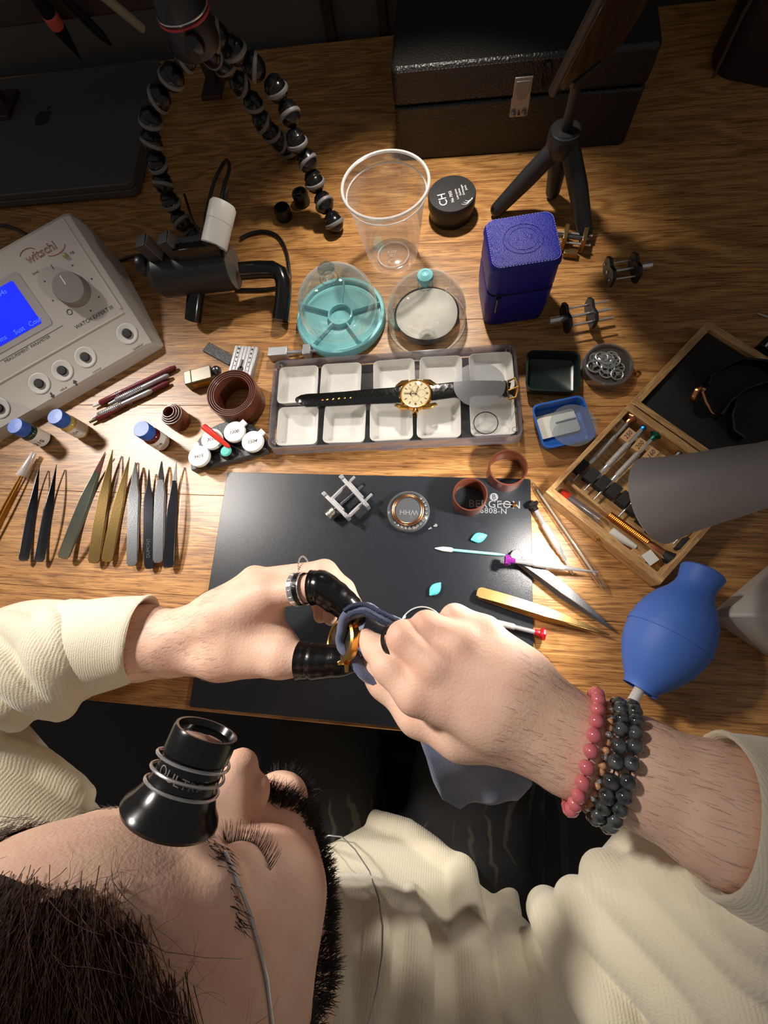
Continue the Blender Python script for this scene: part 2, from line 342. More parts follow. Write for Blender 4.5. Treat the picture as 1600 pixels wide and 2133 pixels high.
# ================================================================ dark leather bag at the back right
bg = thing('dark_bag', 'dark brown leather bag standing at the back right edge of the desk', 'bag', (470, 660, 0), -24)
m_bag = mat('bag_leather', (40, 27, 29), .42, var=(9, .3, (28, 22, 34)), bump=(60, .6))
def bagring(z, w, d): return [(x, y_ + d / 2, z) for x, y_ in rrect(w, d, 30, 5)]
part(MB().loft([bagring(0, 318, 190), bagring(10, 330, 204), bagring(70, 326, 196), bagring(130, 310, 170), bagring(178, 296, 120), bagring(190, 270, 80)]), 'body', m_bag, bg)
part(MB().tube([(-150, -2, 3), (-152, 0, 60), (-146, 5, 120)], 2.2, 8), 'piping', mat('bag_piping', (84, 62, 58), .4), bg)
part(MB().box(40, -2, 96, 120, 10, 70), 'flap_pocket', m_bag, bg, 4)
zp = MB()
for k in range(26): zp.box(-20 + k * 4.6, -7.5, 128 + .1 * k, 2.6, 1.6, 2)
part(zp, 'zip', M_steeld, bg)
part(MB().tube([(-70, 60, 186), (-60, 40, 240), (20, 30, 262), (90, 40, 240), (100, 60, 186)], 7, 10), 'handle', m_bag, bg)
# ================================================================ plastic cup, jar, blue case
def cup():
    b = at(820, 534)
    t = thing('plastic_cup', 'clear empty plastic cup standing behind the two glass domes', 'cup', (b.x, b.y, 0))
    m = clear('cup_plastic', (246, 244, 240), .07, .5, .09, haze=.10, hazec=(240, 232, 225))
    H = 97; pr = [(25, 1.2), (27, .3), (29, 1.5), (32.5, 12), (38, 50), (43, H - 14), (44.6, H - 12), (46, H - 4)]
    part(MB().lathe(pr, 56), 'wall', m, t)
    part(MB().torus(47, 1.7, 64, 8, c=(0, 0, H - 2)), 'rim', clear('rim_plastic', (235, 232, 230), .2, .6, .1, haze=.45), t)
    part(MB().torus(44, .8, 56, 6, c=(0, 0, H - 12)), 'lip_bead', clear('rim_plastic'), t)
    bt = part(MB().lathe([(0, 3), (17, 3), (20, 1.4), (23, 1.2), (25, 1.2)], 48), 'bottom', m, t)
    part(MB().torus(19.6, .9, 48, 8, c=(0, 0, 2.6)), 'bottom_ring', clear('rim_plastic'), t)
    for k in range(3): text(('6 OZ', 'PET', '')[k] or '.', 5, TR(-2 + k, 4 - 6 * k, 3.3), clear('rim_plastic'), t, 'embossing', .3)
    part(MB().torus(5.5, .5, 24, 6, X=Matrix.Diagonal((1.4, .7, 1, 1)), c=(2, -16, 3.2)), 'mould_mark', clear('rim_plastic'), t)
cup()
b = at(940, 446); jar = thing('black_jar', 'round black plastic jar with white lettering on its lid', 'jar', (b.x, b.y, 0))
part(MB().lathe([(0, .5), (26, .5), (27.5, 2), (27.5, 20), (0, 20)], 48), 'pot', M_black, jar)
part(MB().lathe([(28.6, 15), (29.4, 16), (29.4, 27), (28.4, 28.4), (0, 28.6)], 56), 'lid', mat('lid_black', (30, 30, 31), .42), jar)
m_wt = mat('white_print', (235, 235, 232), .6); XJ = TR(2, 0, 28.65) @ RZ(104)
text('CH', 14, XJ @ TR(-6, 14.5, 0), m_wt, jar, spacing=1.0)
text('No 7055', 5.2, XJ @ TR(-4.6, 3.6, 0), m_wt, jar)
for k, s_ in enumerate(('Lubri-joints', 'Gaskets', 'Dichtungen', 'Joints')): text(s_, 3.6, XJ @ TR(-3 + k * 2.2, -3.2 - 4.2 * k, 0), m_wt, jar)
lg = MB()
for k in range(3): lg.tube([(-17 + 2 * k + 5 * math.cos(a), -10 - 2.6 * k + 5 * math.sin(a), 0) for a in [R_(120 + 14 * j) for j in range(10)]], [.2 + .07 * j for j in range(10)], 6, X=XJ)
part(lg, 'emblem', m_wt, jar)
# blue leather travel case
m_blue = mat('blue_leather', (14, 20, 128), .4, spec=.4, bump=(1200, .55, 'v'))
b0 = at(1007, 648); b1 = at(1138, 645); bb = at(989, 566)
ang = math.degrees(math.atan2(b1.y - b0.y, b1.x - b0.x))
ux = Vector((math.cos(R_(9)), math.sin(R_(9)), 0)); vy = Vector((-ux.y, ux.x, 0))
cB = at(1090, 497, 88)
bc = thing('watch_travel_case', 'royal blue leather zip case standing behind the black dish', 'case', (cB.x, cB.y, 0), 8)
def ring(z, w, d, r=11): return [(x, y_, z) for x, y_ in rrect(w, d, r, 6)]
part(MB().loft([ring(0, 63, 56), ring(2, 68, 61), ring(24, 71, 64), ring(46, 71, 64), ring(48, 70, 63)]), 'body', m_blue, bc)
part(MB().loft([ring(51, 70, 63), ring(53, 71, 64), ring(76, 70, 63), ring(78, 69, 62)]), 'lid_side', m_blue, bc)
part(MB().loft([ring(78, 71, 64), ring(80, 72, 65), ring(84, 71, 64), ring(87.6, 66, 59, 9), ring(88, 60, 53, 7)]), 'lid_top', m_blue, bc)
part(MB().loft([ring(47.5, 68.5, 61.5), ring(51.5, 68.5, 61.5)]), 'zip_tape', mat('zip_navy', (16, 16, 54), .6), bc)
st = MB(); P = rrect(67, 60, 9, 6); n_ = 84; per = []
for i in range(len(P)):
    a = Vector(P[i]); c = Vector(P[(i + 1) % len(P)]); L_ = (c - a).length
    k = max(1, int(L_ / 2.9))
    for j in range(k): per.append((a.lerp(c, (j + .5) / k), math.degrees(math.atan2(c.y - a.y, c.x - a.x))))
for q, a in per: st.box(0, 0, 0, 1.9, .5, .5, TR(q.x, q.y, 87.0) @ RZ(a))
part(st, 'stitching', mat('stitch_blue', (120, 124, 205), .7), bc, kind='stuff')
part(MB().torus(18.2, .5, 56, 6, c=(0, 0, 88), X=Matrix.Diagonal((1.08, 1, 1, 1))).torus(13.6, .45, 56, 6, c=(0, 0, 88), X=Matrix.Diagonal((1.08, 1, 1, 1))), 'embossed_ring', m_blue, bc)
text('P', 9, TR(-6, -1, 88), m_blue, bc, 'embossing', .35); text('H', 9, TR(3, 1, 88), m_blue, bc, 'embossing', .35); text('E', 7, TR(8, 1, 88), m_blue, bc, 'embossing', .35)
zp = part(MB().box(0, -1, -9, 3.2, 1.2, 20, TR(-24, -33.5, 47)), 'zip_puller', mat('navy_tab', (28, 28, 92), .5), bc, .5)
part(MB().box(-25.6, -35, 38, .9, 1, 19), 'puller_edge', M_chrome, bc)
part(MB().torus(3, .8, 16, 6, X=TR(-24, -33, 49) @ RX(90)), 'zip_slider', M_black, bc)
# ================================================================ glass domes
def dome_shell(R, H, n=48, k=12, z0=0):
    # bell: straight low wall then round top
    pr = [(R + 1.6, z0), (R + 1.6, z0 + 1.5), (R, z0 + 2.5), (R, z0 + H * .28)]
    for j in range(1, k + 1):
        a = math.pi / 2 * j / k; pr.append((max(R * math.cos(a), .5), z0 + H * .28 + H * .72 * math.sin(a)))
    return MB().lathe(pr, n)
bL = at(713, 668); dl = thing('glass_dome', 'glass dome with a clear knob over a teal divided dish', 'dome', (bL.x, bL.y, 0))
part(MB().lathe([(0, .3), (53, .3), (55, 2), (55, 10), (53.5, 12), (50, 12), (49, 6.5), (0, 6.5)], 64), 'dish', M_teal, dl)
part(MB().lathe([(13.2, 6), (13.4, 13), (15.2, 13), (15.6, 6)], 40, closed=True), 'centre_well', M_teal, dl)
for k in range(5):
    a = 18 + 72 * k
    part(MB().box(32, 0, 9.6, 35, 2.0, 6.4, RZ(a)), 'divider', M_teal, dl, .5)
part(dome_shell(46.5, 58, z0=12), 'glass_cover', M_glass, dl)
part(MB().lathe([(5, 69.5), (6.5, 71), (5, 74), (7, 77), (9.5, 80), (9.5, 83), (7, 86), (0, 86.5)], 24), 'knob', clear('knob_glass', (232, 240, 240), .12, .7), dl)
part(MB().torus(10, .8, 32, 6, c=(0, 0, 69.5)), 'knob_collar', clear('knob_glass'), dl)
bR = at(889, 668); dr = thing('glass_dome', 'glass dome with a teal knob over a round black dish lined with white paper', 'dome', (bR.x, bR.y, 0))
part(MB().lathe([(0, .4), (34, .4), (37, 3), (38.5, 12), (37.4, 12.6), (36, 9), (0, 9)], 48), 'dish', M_black, dr)
pp = MB(); rr = []
for j in range(7):
    rr.append([(36.3 * j / 6 * math.cos(a) + .01 * math.cos(a), 36.3 * j / 6 * math.sin(a) + .01 * math.sin(a), 12.2 + 1.2 * math.sin(a * 2 + j) * j / 6 + .8 * math.sin(3 * a) * j / 6) for a in [2 * math.pi * i / 40 for i in range(40)]])
pp.loft(rr, None, True, False)
part(pp, 'paper_lining', mat('paper_white', (222, 216, 206), .6, var=(28, .1), bump=(50, .5)), dr)
part(dome_shell(46, 58, z0=.3), 'glass_cover', M_glass, dr)
part(MB().lathe([(3, 57.8), (5, 59), (5, 62), (8, 65), (9, 69), (8.2, 72), (4, 74.5), (3.4, 74), (0, 73.6)], 28), 'knob', M_teal, dr)
part(MB().torus(8, 1, 32, 6, c=(0, 0, 57.8)), 'knob_collar', clear('knob_glass'), dr)
# ================================================================ ten-compartment tray with clear lid
Z = 22
c4 = [at(568, 752, Z), at(1073, 716, Z), at(1090, 908, Z), at(560, 935, Z)]
cx_ = sum((p.x for p in c4)) / 4; cy_ = sum((p.y for p in c4)) / 4
ang = math.degrees(math.atan2((c4[1] - c4[0]).y + (c4[2] - c4[3]).y, (c4[1] - c4[0]).x + (c4[2] - c4[3]).x))
tw = ((c4[1] - c4[0]).length + (c4[2] - c4[3]).length) / 2; td = ((c4[0] - c4[3]).length + (c4[1] - c4[2]).length) / 2
tray = thing('compartment_tray', 'flat black tray of ten white cups under a clear lid', 'tray', (cx_, cy_, 0), ang)
part(MB().prism(rrect(tw - 5, td - 5, 6, 5), .2, 6), 'base', mat('tray_black', (14, 14, 16), .4), tray, .6)
m_cup = mat('tray_white', (242, 240, 234), .4)
pc = [(621, 797), (710, 790), (821, 783), (918, 776), (1023, 767), (620, 886), (718, 878), (815, 875), (914, 871), (1026, 868)]
def rr3(w, d, r, z): return [(x, y_, z) for x, y_ in rrect(w, d, r, 4)]
cm = MB().loft([rr3(43, 43, 6, 6.2), rr3(46, 46, 6, 16), rr3(47.5, 47.5, 6, 16.6), rr3(46.5, 46.5, 5.5, 16.8), rr3(45, 45, 5, 15.6), rr3(37, 37, 7, 8), rr3(33, 33, 6, 7.2)], None, True, True).mesh('cup')
for k, (px, py) in enumerate(pc):
    q = loc(tray, px, py, 16); ob = put(cm, 'cup', m_cup, tray); ob.location = (q.x * S, (26.0 if k < 5 else -26.5) * S, 0); ob.rotation_euler.z = R_(random.uniform(-2, 2))
m_lid = clear('lid_plastic', (250, 250, 250), .04, .5, .05, haze=0., rimw=.1)
part(MB().prism(rrect(tw - .6, td - .6, 8, 5), 20.6, 22), 'lid_top', m_lid, tray, .3)
def band(w, d, r, z0, z1, t):
    a = rrect(w, d, r, 5); b = rrect(w - 2 * t, d - 2 * t, r - t, 5)
    return MB().loft([[(x, y_, z0) for x, y_ in a], [(x, y_, z1) for x, y_ in a], [(x, y_, z1) for x, y_ in b], [(x, y_, z0) for x, y_ in b]], closed=True)
part(band(tw, td, 8, 7, 22, 1.6), 'lid_wall', clear('lid_edge', (232, 230, 236), .16, .75, .06, haze=.07, hazec=(224, 220, 232)), tray)
part(band(tw + 2.4, td + 2.4, 9, 6.2, 8, 2.4), 'lid_flange', clear('lid_edge'), tray)
part(MB().box(0, -td / 2 - 1.6, 7.5, 24, 3, 3.4), 'lid_latch', clear('lid_edge'), tray, .4)
for sx in (-1, 1):
    for sy in (-1, 1): part(MB().torus(2.6, .5, 20, 6, c=(sx * (tw / 2 - 8), sy * (td / 2 - 8), 22)), 'corner_stud', clear('lid_edge'), tray)
# gold watch with black strap lying on the lid
Zl = 22.1
q = at(866, 819, Zl + 8); wt = thing('gold_wristwatch', 'gold wristwatch with cream dial and black strap on the clear lid', 'watch', (q.x, q.y, Zl), 2)
part(MB().lathe([(0, .4), (15, .4), (18, 2), (18.5, 4.5), (17.6, 7), (16.6, 8.2), (15.6, 8.0), (15.2, 7.2), (0, 7.0)], 56), 'case', M_gold, wt)
m_dial = mat('dial_cream', (228, 210, 168), .4)
part(MB().lathe([(0, 7.1), (15.2, 7.1), (15.2, 7.25), (0, 7.25)], 48), 'dial', m_dial, wt)
for sx in (-1, 1):
    for sy in (-1, 1):
        part(MB().tube([(sx * 8, sy * 15, 5), (sx * 15, sy * 14.5, 5), (sx * 21, sy * 11.5, 3.6), (sx * 22.5, sy * 11, 2)], [3.2, 3, 2, 1.2], 8), 'lug', M_gold, wt)
part(MB().lathe([(0, 0), (3, 0), (3.2, 1), (3.2, 3), (2.6, 3.6), (0, 3.8)], 18, TR(0, -18.2, 4.4) @ RX(90)), 'crown', M_gold, wt)
m_mk = mat('marker_bronze', (96, 74, 42), .35, .6)
for k in range(12):
    a = 30 * k
    if k == 6: continue
    part(MB().box(12.4, 0, 7.5, 2.8 if k % 3 else 2.2, .75 if k % 3 else 2.0, .35, RZ(a)), 'hour_marker', m_mk, wt)
part(MB().box(0, 0, 7.8, 9.6, .9, .3, RZ(72) @ TR(4.2, 0, 0)), 'hour_hand', m_mk, wt)
part(MB().box(0, 0, 8.0, 13.6, .7, .3, RZ(178) @ TR(5.8, 0, 0)), 'minute_hand', m_mk, wt)
part(MB().box(0, 0, 8.2, 16, .28, .2, RZ(-45) @ TR(-3.0, 0, 0)), 'second_hand', m_mk, wt)
part(MB().lathe([(0, 7.6), (1.3, 7.6), (1.2, 8.4), (0, 8.5)], 14), 'hand_boss', m_mk, wt)
part(MB().prism([(-3.2 - 3.4 * math.cos(a), 3.4 * math.sin(a)) for a in [R_(-90 + 18 * j) for j in range(11)]] + [(-4.6, 1.8), (-5.2, 0), (-4.6, -1.8)], 7.26, 7.34), 'moon_window', mat('moon_navy', (30, 28, 40), .4), wt)
for cx2, cy2, r2 in ((6.2, 0, 4.6), (0, 5.6, 4), (0, -6, 4)):
    part(MB().torus(r2, .16, 28, 5, c=(cx2, cy2, 7.3)), 'subdial', mat('subdial_line', (188, 164, 118), .5), wt)
text('::', 2.4, TR(7.6, 0, 7.3), m_mk, wt)
part(MB().lathe([(0, 9.0), (9, 8.9), (15.4, 8.0)], 40), 'crystal', clear('crystal', base=.03, edge=.3), wt)
m_strap = mat('strap_black', (10, 10, 10), .2, coat=.5, bump=(230, .3, 'v'))
def strap(name, pxs, wid, thing_, z0=4.5):
    rings = []
    for k, (px, py, w_, dz) in enumerate(pxs):
        c = loc(thing_, px, py, Zl + z0 + dz); nx = loc(thing_, *(pxs[min(k + 1, len(pxs) - 1)][:2]), Zl + z0) - loc(thing_, *(pxs[max(k - 1, 0)][:2]), Zl + z0)
        nx.z = 0; nx.normalize(); v = Vector((-nx.y, nx.x, 0)); h = w_ / 2; t = 1.1
        z = z0 + dz - 0
        rings.append([(c.x + v.x * a, c.y + v.y * a, z + b) for a, b in ((-h, -t), (h, -t), (h, t * .5), (h * .8, t), (-h * .8, t), (-h, t * .5))])
    return part(MB().loft(rings), name, m_strap, thing_)
strap('strap', [(836, 822, 19, 0), (810, 824, 18.6, -.6), (770, 826, 18, -2.6), (720, 830, 17, -3.2), (670, 833, 16.4, -3.2), (640, 834, 16, -3.2), (625, 833, 12, -3.2), (616, 832, 4, -3.2)], 18, wt)
strap('strap', [(895, 818, 19, 0), (920, 815, 18.5, -.4), (950, 811, 18, -1.2), (990, 808, 17.4, -2), (1030, 808, 17, -2), (1062, 812, 16.6, -2)], 18, wt)
for k, px in enumerate((672, 682, 694, 706, 718, 730)):
    q = loc(wt, px, 833 - k * .9, Zl + 2.4); part(MB().torus(.8, .25, 10, 5, c=(q.x, q.y, 2.5)), 'strap_hole', M_gold, wt)
for px in (1042, 1052):
    q = loc(wt, px, 810, Zl + 3); part(MB().box(q.x, q.y, 2.6, 3.6, 18.6, 3.4), 'keeper', m_strap, wt, .5)
bp = [loc(wt, px, py, Zl + 5) for px, py in ((1058, 795), (1072, 788), (1080, 806), (1074, 828), (1060, 832))]
part(MB().tube([(p.x, p.y, 5.5) for p in bp], 1.3, 8), 'buckle', M_gold, wt)
part(MB().tube([(bp[0].x, bp[0].y, 5), (bp[4].x, bp[4].y, 5)], .8, 6).tube([((bp[0].x + bp[4].x) / 2, (bp[0].y + bp[4].y) / 2, 5.4), (bp[2].x, bp[2].y, 6.4)], .7, 6), 'buckle_pin', M_gold, wt)
q = at(999, 798, 31)
solo(MB().lathe([(0, 0), (27.5, 0), (27.5, .3), (0, .3)], 48), 'film_disc', clear('film', (228, 230, 232), .06, .4, .15, haze=.1, hazec=(200, 202, 206)), 'thin clear plastic disc lying across the watch strap', 'disc', (q.x, q.y, Zl + 6.2), M=TR(q.x, q.y, Zl + 6.2) @ RX(-3))
q = at(1012, 881, 22.5)
solo(MB().torus(12.6, .55, 48, 8, c=(0, 0, .55)), 'rubber_gasket', M_rubber, 'thin black rubber ring on the lower right corner of the clear lid', 'gasket', (q.x, q.y, Zl))
# little steel holder peeping out behind the tray
q = at(590, 741, 8); hd = thing('steel_holder', 'small steel clamp half hidden behind the left end of the tray', 'clamp', (q.x + 8, q.y + 4, 0), ang)
part(MB().box(-14, 0, 7, 24, 12, 13), 'block', M_steelb, hd, .8); part(MB().cyl((-2, 0, 8), (34, 0, 8), 2), 'shaft', M_steel, hd)
part(MB().box(22, 0, 7, 10, 14, 13), 'jaw', M_steelb, hd, .8); part(MB().cyl((-2, 4, 5), (34, 4, 5), 1), 'guide_rod', M_steel, hd)
# ================================================================ brown casing rings
def ringobj(px, py, z, Ro, h, t, label, group=None, dz=0):
    c = at(px, py, z); o = MB().lathe([(Ro - t, 0), (Ro, 0), (Ro, h - .6), (Ro - .5, h), (Ro - t + .4, h), (Ro - t, h - .6)], 48, closed=True)
    return solo(o, 'casing_ring', M_brown, label, 'ring', (c.x, c.y, z - h + dz), group=group)
ringobj(979.5, 1029, 26, 17.4, 23.9, 1.5, 'brown plastic casing ring standing on the mat beside its print')
ringobj(1059, 973, 24, 19.6, 24, 1.8, 'brown plastic casing ring half off the top edge of the mat')
for k in range(4):
    ringobj(481, 817, 30, 29.5 - 2.3 * k, 30 - .4 * k, 1.5, ('outermost', 'second', 'third', 'innermost')[k] + ' brown ring of the large nest beside the oil stand', 'large nest of brown rings', dz=-.4 * k)
    ringobj(350, 857, 26, 13.5 - 2.0 * k, 20 + 2 * k, 1.4, ('lowest outermost', 'second', 'third', 'tallest innermost')[k] + ' brown ring of the small nest by the red vial', 'small nest of brown rings', dz=(-6 + 2 * k))
# ================================================================ vials
def vial(bx, by, label, liquid, lines):
    b = at(bx, by); t = thing('vial', label, 'vial', (b.x, b.y, 0), group='vials with blue caps')
    part(MB().lathe([(0, .3), (9.4, .3), (10.3, 1.5), (10.3, 24), (9, 27), (7.5, 28), (7.5, 31), (0, 31)], 28), 'glass_body', liquid, t)
    part(MB().lathe([(9.4, 29), (9.8, 30), (9.8, 40.5), (9.2, 41.5), (0, 41.8)], 32), 'cap', mat('cap_blue', (38, 92, 184), .42), t)
    lb = MB(); rings = []
    for z in (4, 22): rings.append([(10.55 * math.cos(a), 10.55 * math.sin(a), z) for a in [R_(-150 + 10 * j) for j in range(21)]])
    lb.add(rings[0] + rings[1], [(i, i + 1, 22 + i, 21 + i) for i in range(20)])
    part(lb, 'paper_label', mat('label_white', (228, 228, 224), .6), t)
    for k, (s_, sz, zz) in enumerate(lines):
        a = -55
        text(s_, sz, RZ(a) @ TR(10.7, 0, zz) @ RZ(90) @ RX(90), M_ink, t)
vial(94, 917, 'dark green vial with a blue cap and white label at the far left', mat('green_liquid', (22, 52, 44), .1, coat=.6), [('210', 8, 12), ('_____', 2, 19)])
vial(172, 899, 'yellow vial with a blue cap beside the pens', mat('yellow_liquid', (206, 176, 96), .15, coat=.6), [('CH', 5, 15), ('____', 3, 8)])
vial(340, 924, 'dark red vial with a blue cap near the oil stand', mat('red_liquid', (92, 14, 22), .1, coat=.6), [('LNB', 5, 15), ('____', 3, 8)])
# ================================================================ pens (pin vices and oilers) beside the timing machine
def pen(a, b, za, name, label, body, metal_span, tip):
    A, B, an, L_ = span(a, b, za); t = thing(name, label, 'pen', (A.x, A.y, za), math.degrees(an), group='pens by the timing machine')
    X = RY(90)
    part(MB().lathe([(0, 0), (1.4, .5), (2.2, 10)], 12, X), 'tip', tip, t)
    part(MB().lathe([(2.4, 10), (3.6, 12), (3.6, L_ * .38), (3.2, L_ * .4), (3.2, L_ * .95), (2, L_), (0, L_)], 14, X), 'barrel', body, t)
    g = MB()
    s0, s1 = metal_span; n_ = int((s1 - s0) * L_ / 2.4)
    for k in range(n_): g.torus(3.5, .6, 14, 6, X, c=(0, 0, s0 * L_ + k * 2.4))
    part(g, 'knurled_grip', M_steelb, t)
m_mar = mat('maroon', (112, 30, 44), .3, coat=.4)
pen((193, 847), (366, 764), 4, 'pin_vice', 'upper dark red pen with a white tip below the timing machine', m_mar, (.3, .36), M_white)
pen((226, 842), (352, 781), 5, 'steel_pen', 'longer silver knurled pen between the two red pens', M_steelb, (.15, .6), M_steelb)
pen((192, 872), (318, 813), 5, 'steel_pen', 'shorter silver knurled pen just above the lower red pen', M_steelb, (.12, .55), M_steelb)
pen((186, 880), (352, 796), 4, 'pin_vice', 'lower dark red pen with a green end near the small ring nest', m_mar, (.5, .55), mat('olive', (86, 88, 48), .4))
# ================================================================ steel block, drill plate and grey file
q = at(416, 786, 10); bk = thing('steel_vice_block', 'small grey steel block with a round screw head beside the large ring nest', 'block', (q.x, q.y, 0), 16)
part(MB().box(0, 0, 8, 34, 18, 16), 'body', mat('block_steel', (128, 122, 112), .38, .9), bk, .8); part(MB().box(-8, 0, 16.1, 1, 18.2, .5), 'slot', M_ink, bk)
part(MB().ball((22, 3, 10), 6, 14).cyl((15, 2, 10), (22, 3, 10), 3), 'screw_head', M_steeld, bk); part(MB().box(2, -9.2, 8, 22, .6, 9), 'name_plate', M_brass, bk)
A, B, an, L_ = span((429, 722), (484, 752), 3); solo(MB().box(L_ / 2, 0, 2, L_, 14, 4), 'grey_file', mat('file_grey', (66, 66, 66), .5, .4, bump=(400, .8)), 'flat dark grey file lying behind the drilled steel plate', 'file', (A.x, A.y, 0), math.degrees(an), bev=.5)
q = at(505, 752, 8); dp = thing('drilled_plate', 'pale ridged steel plate drilled with holes behind the ring nest', 'plate', (q.x, q.y, 0), -5)
part(MB().box(0, 0, 3.5, 31, 42, 7), 'plate', M_steelb, dp, .4)
for k in range(7): part(MB().box(-13.2 + 4.4 * k, 0, 7.4, 3, 42, .9), 'ridge', M_steelb, dp, .2)
for k in range(6):
    for sx in (-1, 1): part(MB().lathe([(0, 0), (1.5 - .16 * k, 0), (1.5 - .16 * k, .15), (0, .15)], 10, TR(sx * 8.8, 17 - 6 * k, 7.9)), 'hole', M_ink, dp)
part(MB().lathe([(0, 0), (4, 0), (4, .2), (0, .2)], 18, TR(0, -11, 7.9)).box(0, -4, 8, 2.4, 12, .2), 'keyhole', M_ink, dp)
# ================================================================ oil stand
c0 = at(402, 982, 6); c1 = at(560, 942, 6); an = math.degrees(math.atan2(c1.y - c0.y, c1.x - c0.x)); Lb = (c1 - c0).length
os_ = thing('oil_stand', 'dark grey half-round oil stand with five pots beside the mat', 'oil stand', (c0.x, c0.y, 0), an)
outl = [(0, 0), (Lb, 0), (Lb, 5)] + [(Lb / 2 + (Lb / 2) * math.cos(a), 6 + 44 * math.sin(a)) for a in [math.pi * j / 20 for j in range(21)]]
part(MB().prism(outl[:2] + outl[3:], .2, 10), 'base', mat('stand_grey', (70, 74, 78), .5, bump=(500, .8)), os_, .8)
text('BERGEON', 5.5, TR(Lb * .48, 5, 10.1), M_ink, os_, spacing=1.2)
for (px, py, s_, r_) in ((413, 949, '9415', 24), (440, 913, '3010', 30), (487, 898, '1300', -40), (525, 918, '1504', -40)):
    q = loc(os_, px, py, 24); p_ = at(px, py, 24)
    t = thing('oil_pot', {'9415': 'white-lidded oil pot at the front left of the oil stand', '3010': 'white-lidded oil pot under the red oiler', '1300': 'white-lidded oil pot at the back of the oil stand', '1504': 'white-lidded oil pot on the right of the oil stand'}[s_], 'oil pot', (p_.x, p_.y, 10), group='oil pots on the stand')
    part(MB().lathe([(0, .1), (12, .1), (13, 1), (13, 3), (11.5, 5), (11, 10), (0, 10)], 28), 'pot', M_black, t)
    ld = part(MB().lathe([(10.8, 9), (12.6, 9.4), (12.6, 12.6), (12, 13.4), (0, 13.8)], 32).box(0, 0, 0, 9, 7, 2.4, RZ(r_ + 90) @ TR(12.4, 0, 12)), 'lid', M_white, t)
    text(s_, 5.6, TR(0, -1, 13.9) @ RZ(14), M_ink, t, shear=.3)
q = at(474, 942, 14); tp = thing('teal_putty_pot', 'tiny pot of teal putty in the middle of the oil stand', 'pot', (q.x, q.y, 10))
part(MB().lathe([(0, .1), (8.5, .1), (8.5, 2), (7, 4), (6.6, 7), (0, 7)], 24), 'pot', M_black, tp)
part(MB().lathe([(6.3, 6), (6.4, 8), (5, 9.4), (0, 9.8)], 24), 'putty', mat('putty_teal', (96, 196, 184), .7, bump=(120, 1.)), tp)
A = at(478, 932, 24); B = at(424, 888, 34); ro = thing('red_oiler', 'red plastic oiler leaning over the oil pots', 'oiler', A, M=align(A, B)); L_ = (B - A).length
part(MB().lathe([(0, 0), (1.6, 0), (2.6, 3), (2.8, 10), (3.2, 11), (3.8, L_ - 4), (3.6, L_), (0, L_)], 16), 'body', mat('red_plastic', (212, 52, 38), .35), ro)
part(MB().lathe([(0, L_), (1.8, L_ + .1), (0, L_ + .3)], 10), 'end_dimple', mat('red_dark', (150, 30, 24), .4), ro)
# ================================================================ flat dishes, gear disc
def dish(px, py, w, d, h, rz, m, name, label):
    q = at(px, py, h); t = thing(name, label, 'dish', (q.x, q.y, 0), rz)
    part(MB().loft([rr3(w - 7, d - 7, 6, .2), rr3(w - 1, d - 1, 8, h - 1), rr3(w, d, 8, h), rr3(w - 4, d - 4, 6.5, h), rr3(w - 8, d - 8, 6, 4), rr3(w - 13, d - 13, 6, 2.6)]), 'dish', m, t)
    return t
dish(1152, 772, 57, 50, 15, -3, mat('dish_green', (20, 34, 32), .3), 'square_dish', 'empty blackish green square dish right of the tray')
bd = dish(1174, 878, 56, 52, 15, 14, mat('dish_blue', (36, 96, 180), .36), 'square_dish', 'blue square dish holding a white slotted card')
q = at(1162, 880, 8); solo(MB().prism(rrect(43, 27, 3, 4), 0, .6), 'slotted_card', mat('card_white', (226, 222, 208), .55, bump=(60, .6)), 'white slotted card lying inside the blue dish', 'card', (q.x, q.y, 4.4), 16)
solo(MB().box(10, 1, 0, 22, 1.8, .25), 'card_slot', mat('slot_blue', (52, 74, 108), .5), 'narrow dark slit mark across the white card', 'slot', (q.x, q.y, 5.3), 16)
q = at(1195, 885, 16); solo(MB().lathe([(0, 0), (24, 0), (24, .25), (0, .25)], 40), 'film_disc', clear('film2', (236, 240, 244), .06, .35, .1, haze=.06), 'clear round film lying over the right rim of the blue dish', 'disc', (q.x, q.y, 15.2))
q = at(1268, 757, 12); gd = thing('gear_puck', 'clear round puck filled with loose silver gear wheels', 'puck', (q.x, q.y, 0))
part(MB().lathe([(0, .2), (24, .2), (25, 1), (25, 9), (0, 9)], 44), 'backing', mat('puck_brown', (74, 62, 52), .5), gd)
part(MB().lathe([(25.2, .2), (26, 1), (26, 11.4), (25, 12.4), (23.4, 12.4), (23.2, 9)], 48), 'clear_case', clear('lid_edge'), gd)
def gear(r, X, sp=4):
    g = MB().torus(r, r * .13, 28, 4, X, rz=.35).lathe([(0, -.4), (r * .28, -.4), (r * .28, .4), (0, .4)], 12, X)
    for k in range(sp): g.box(r * .6, 0, 0, r * .9, r * .14, .6, X @ RZ(360 / sp * k))
    return g
for k in range(16):
    a = random.uniform(0, 6.28); r_ = random.uniform(0, 17); rad = random.uniform(4, 8.5)
    rr_ = min(r_, 21.5 - rad); part(gear(rad, TR(rr_ * math.cos(a), rr_ * math.sin(a), 9.6 + .16 * k) @ RX(random.uniform(-6, 6)), random.choice((3, 4, 5))), 'gear_wheel', M_chrome if k % 3 else M_steelb, gd)
part(MB().lathe([(0, 12.9), (23.6, 12.7)], 40), 'window', clear('crystal'), gd)
q = at(1327, 778, 1); solo(MB().ball((0, 0, 1.6), (2.2, 4, 1.6), 8).box(2, 2, 1.4, 3, 2, 1).box(-2, -1, 1, 2, 3, 1), 'gold_scrap', M_gold, 'tiny scrap of gold metal right of the gear puck', 'scrap', (q.x, q.y, 0), -20)
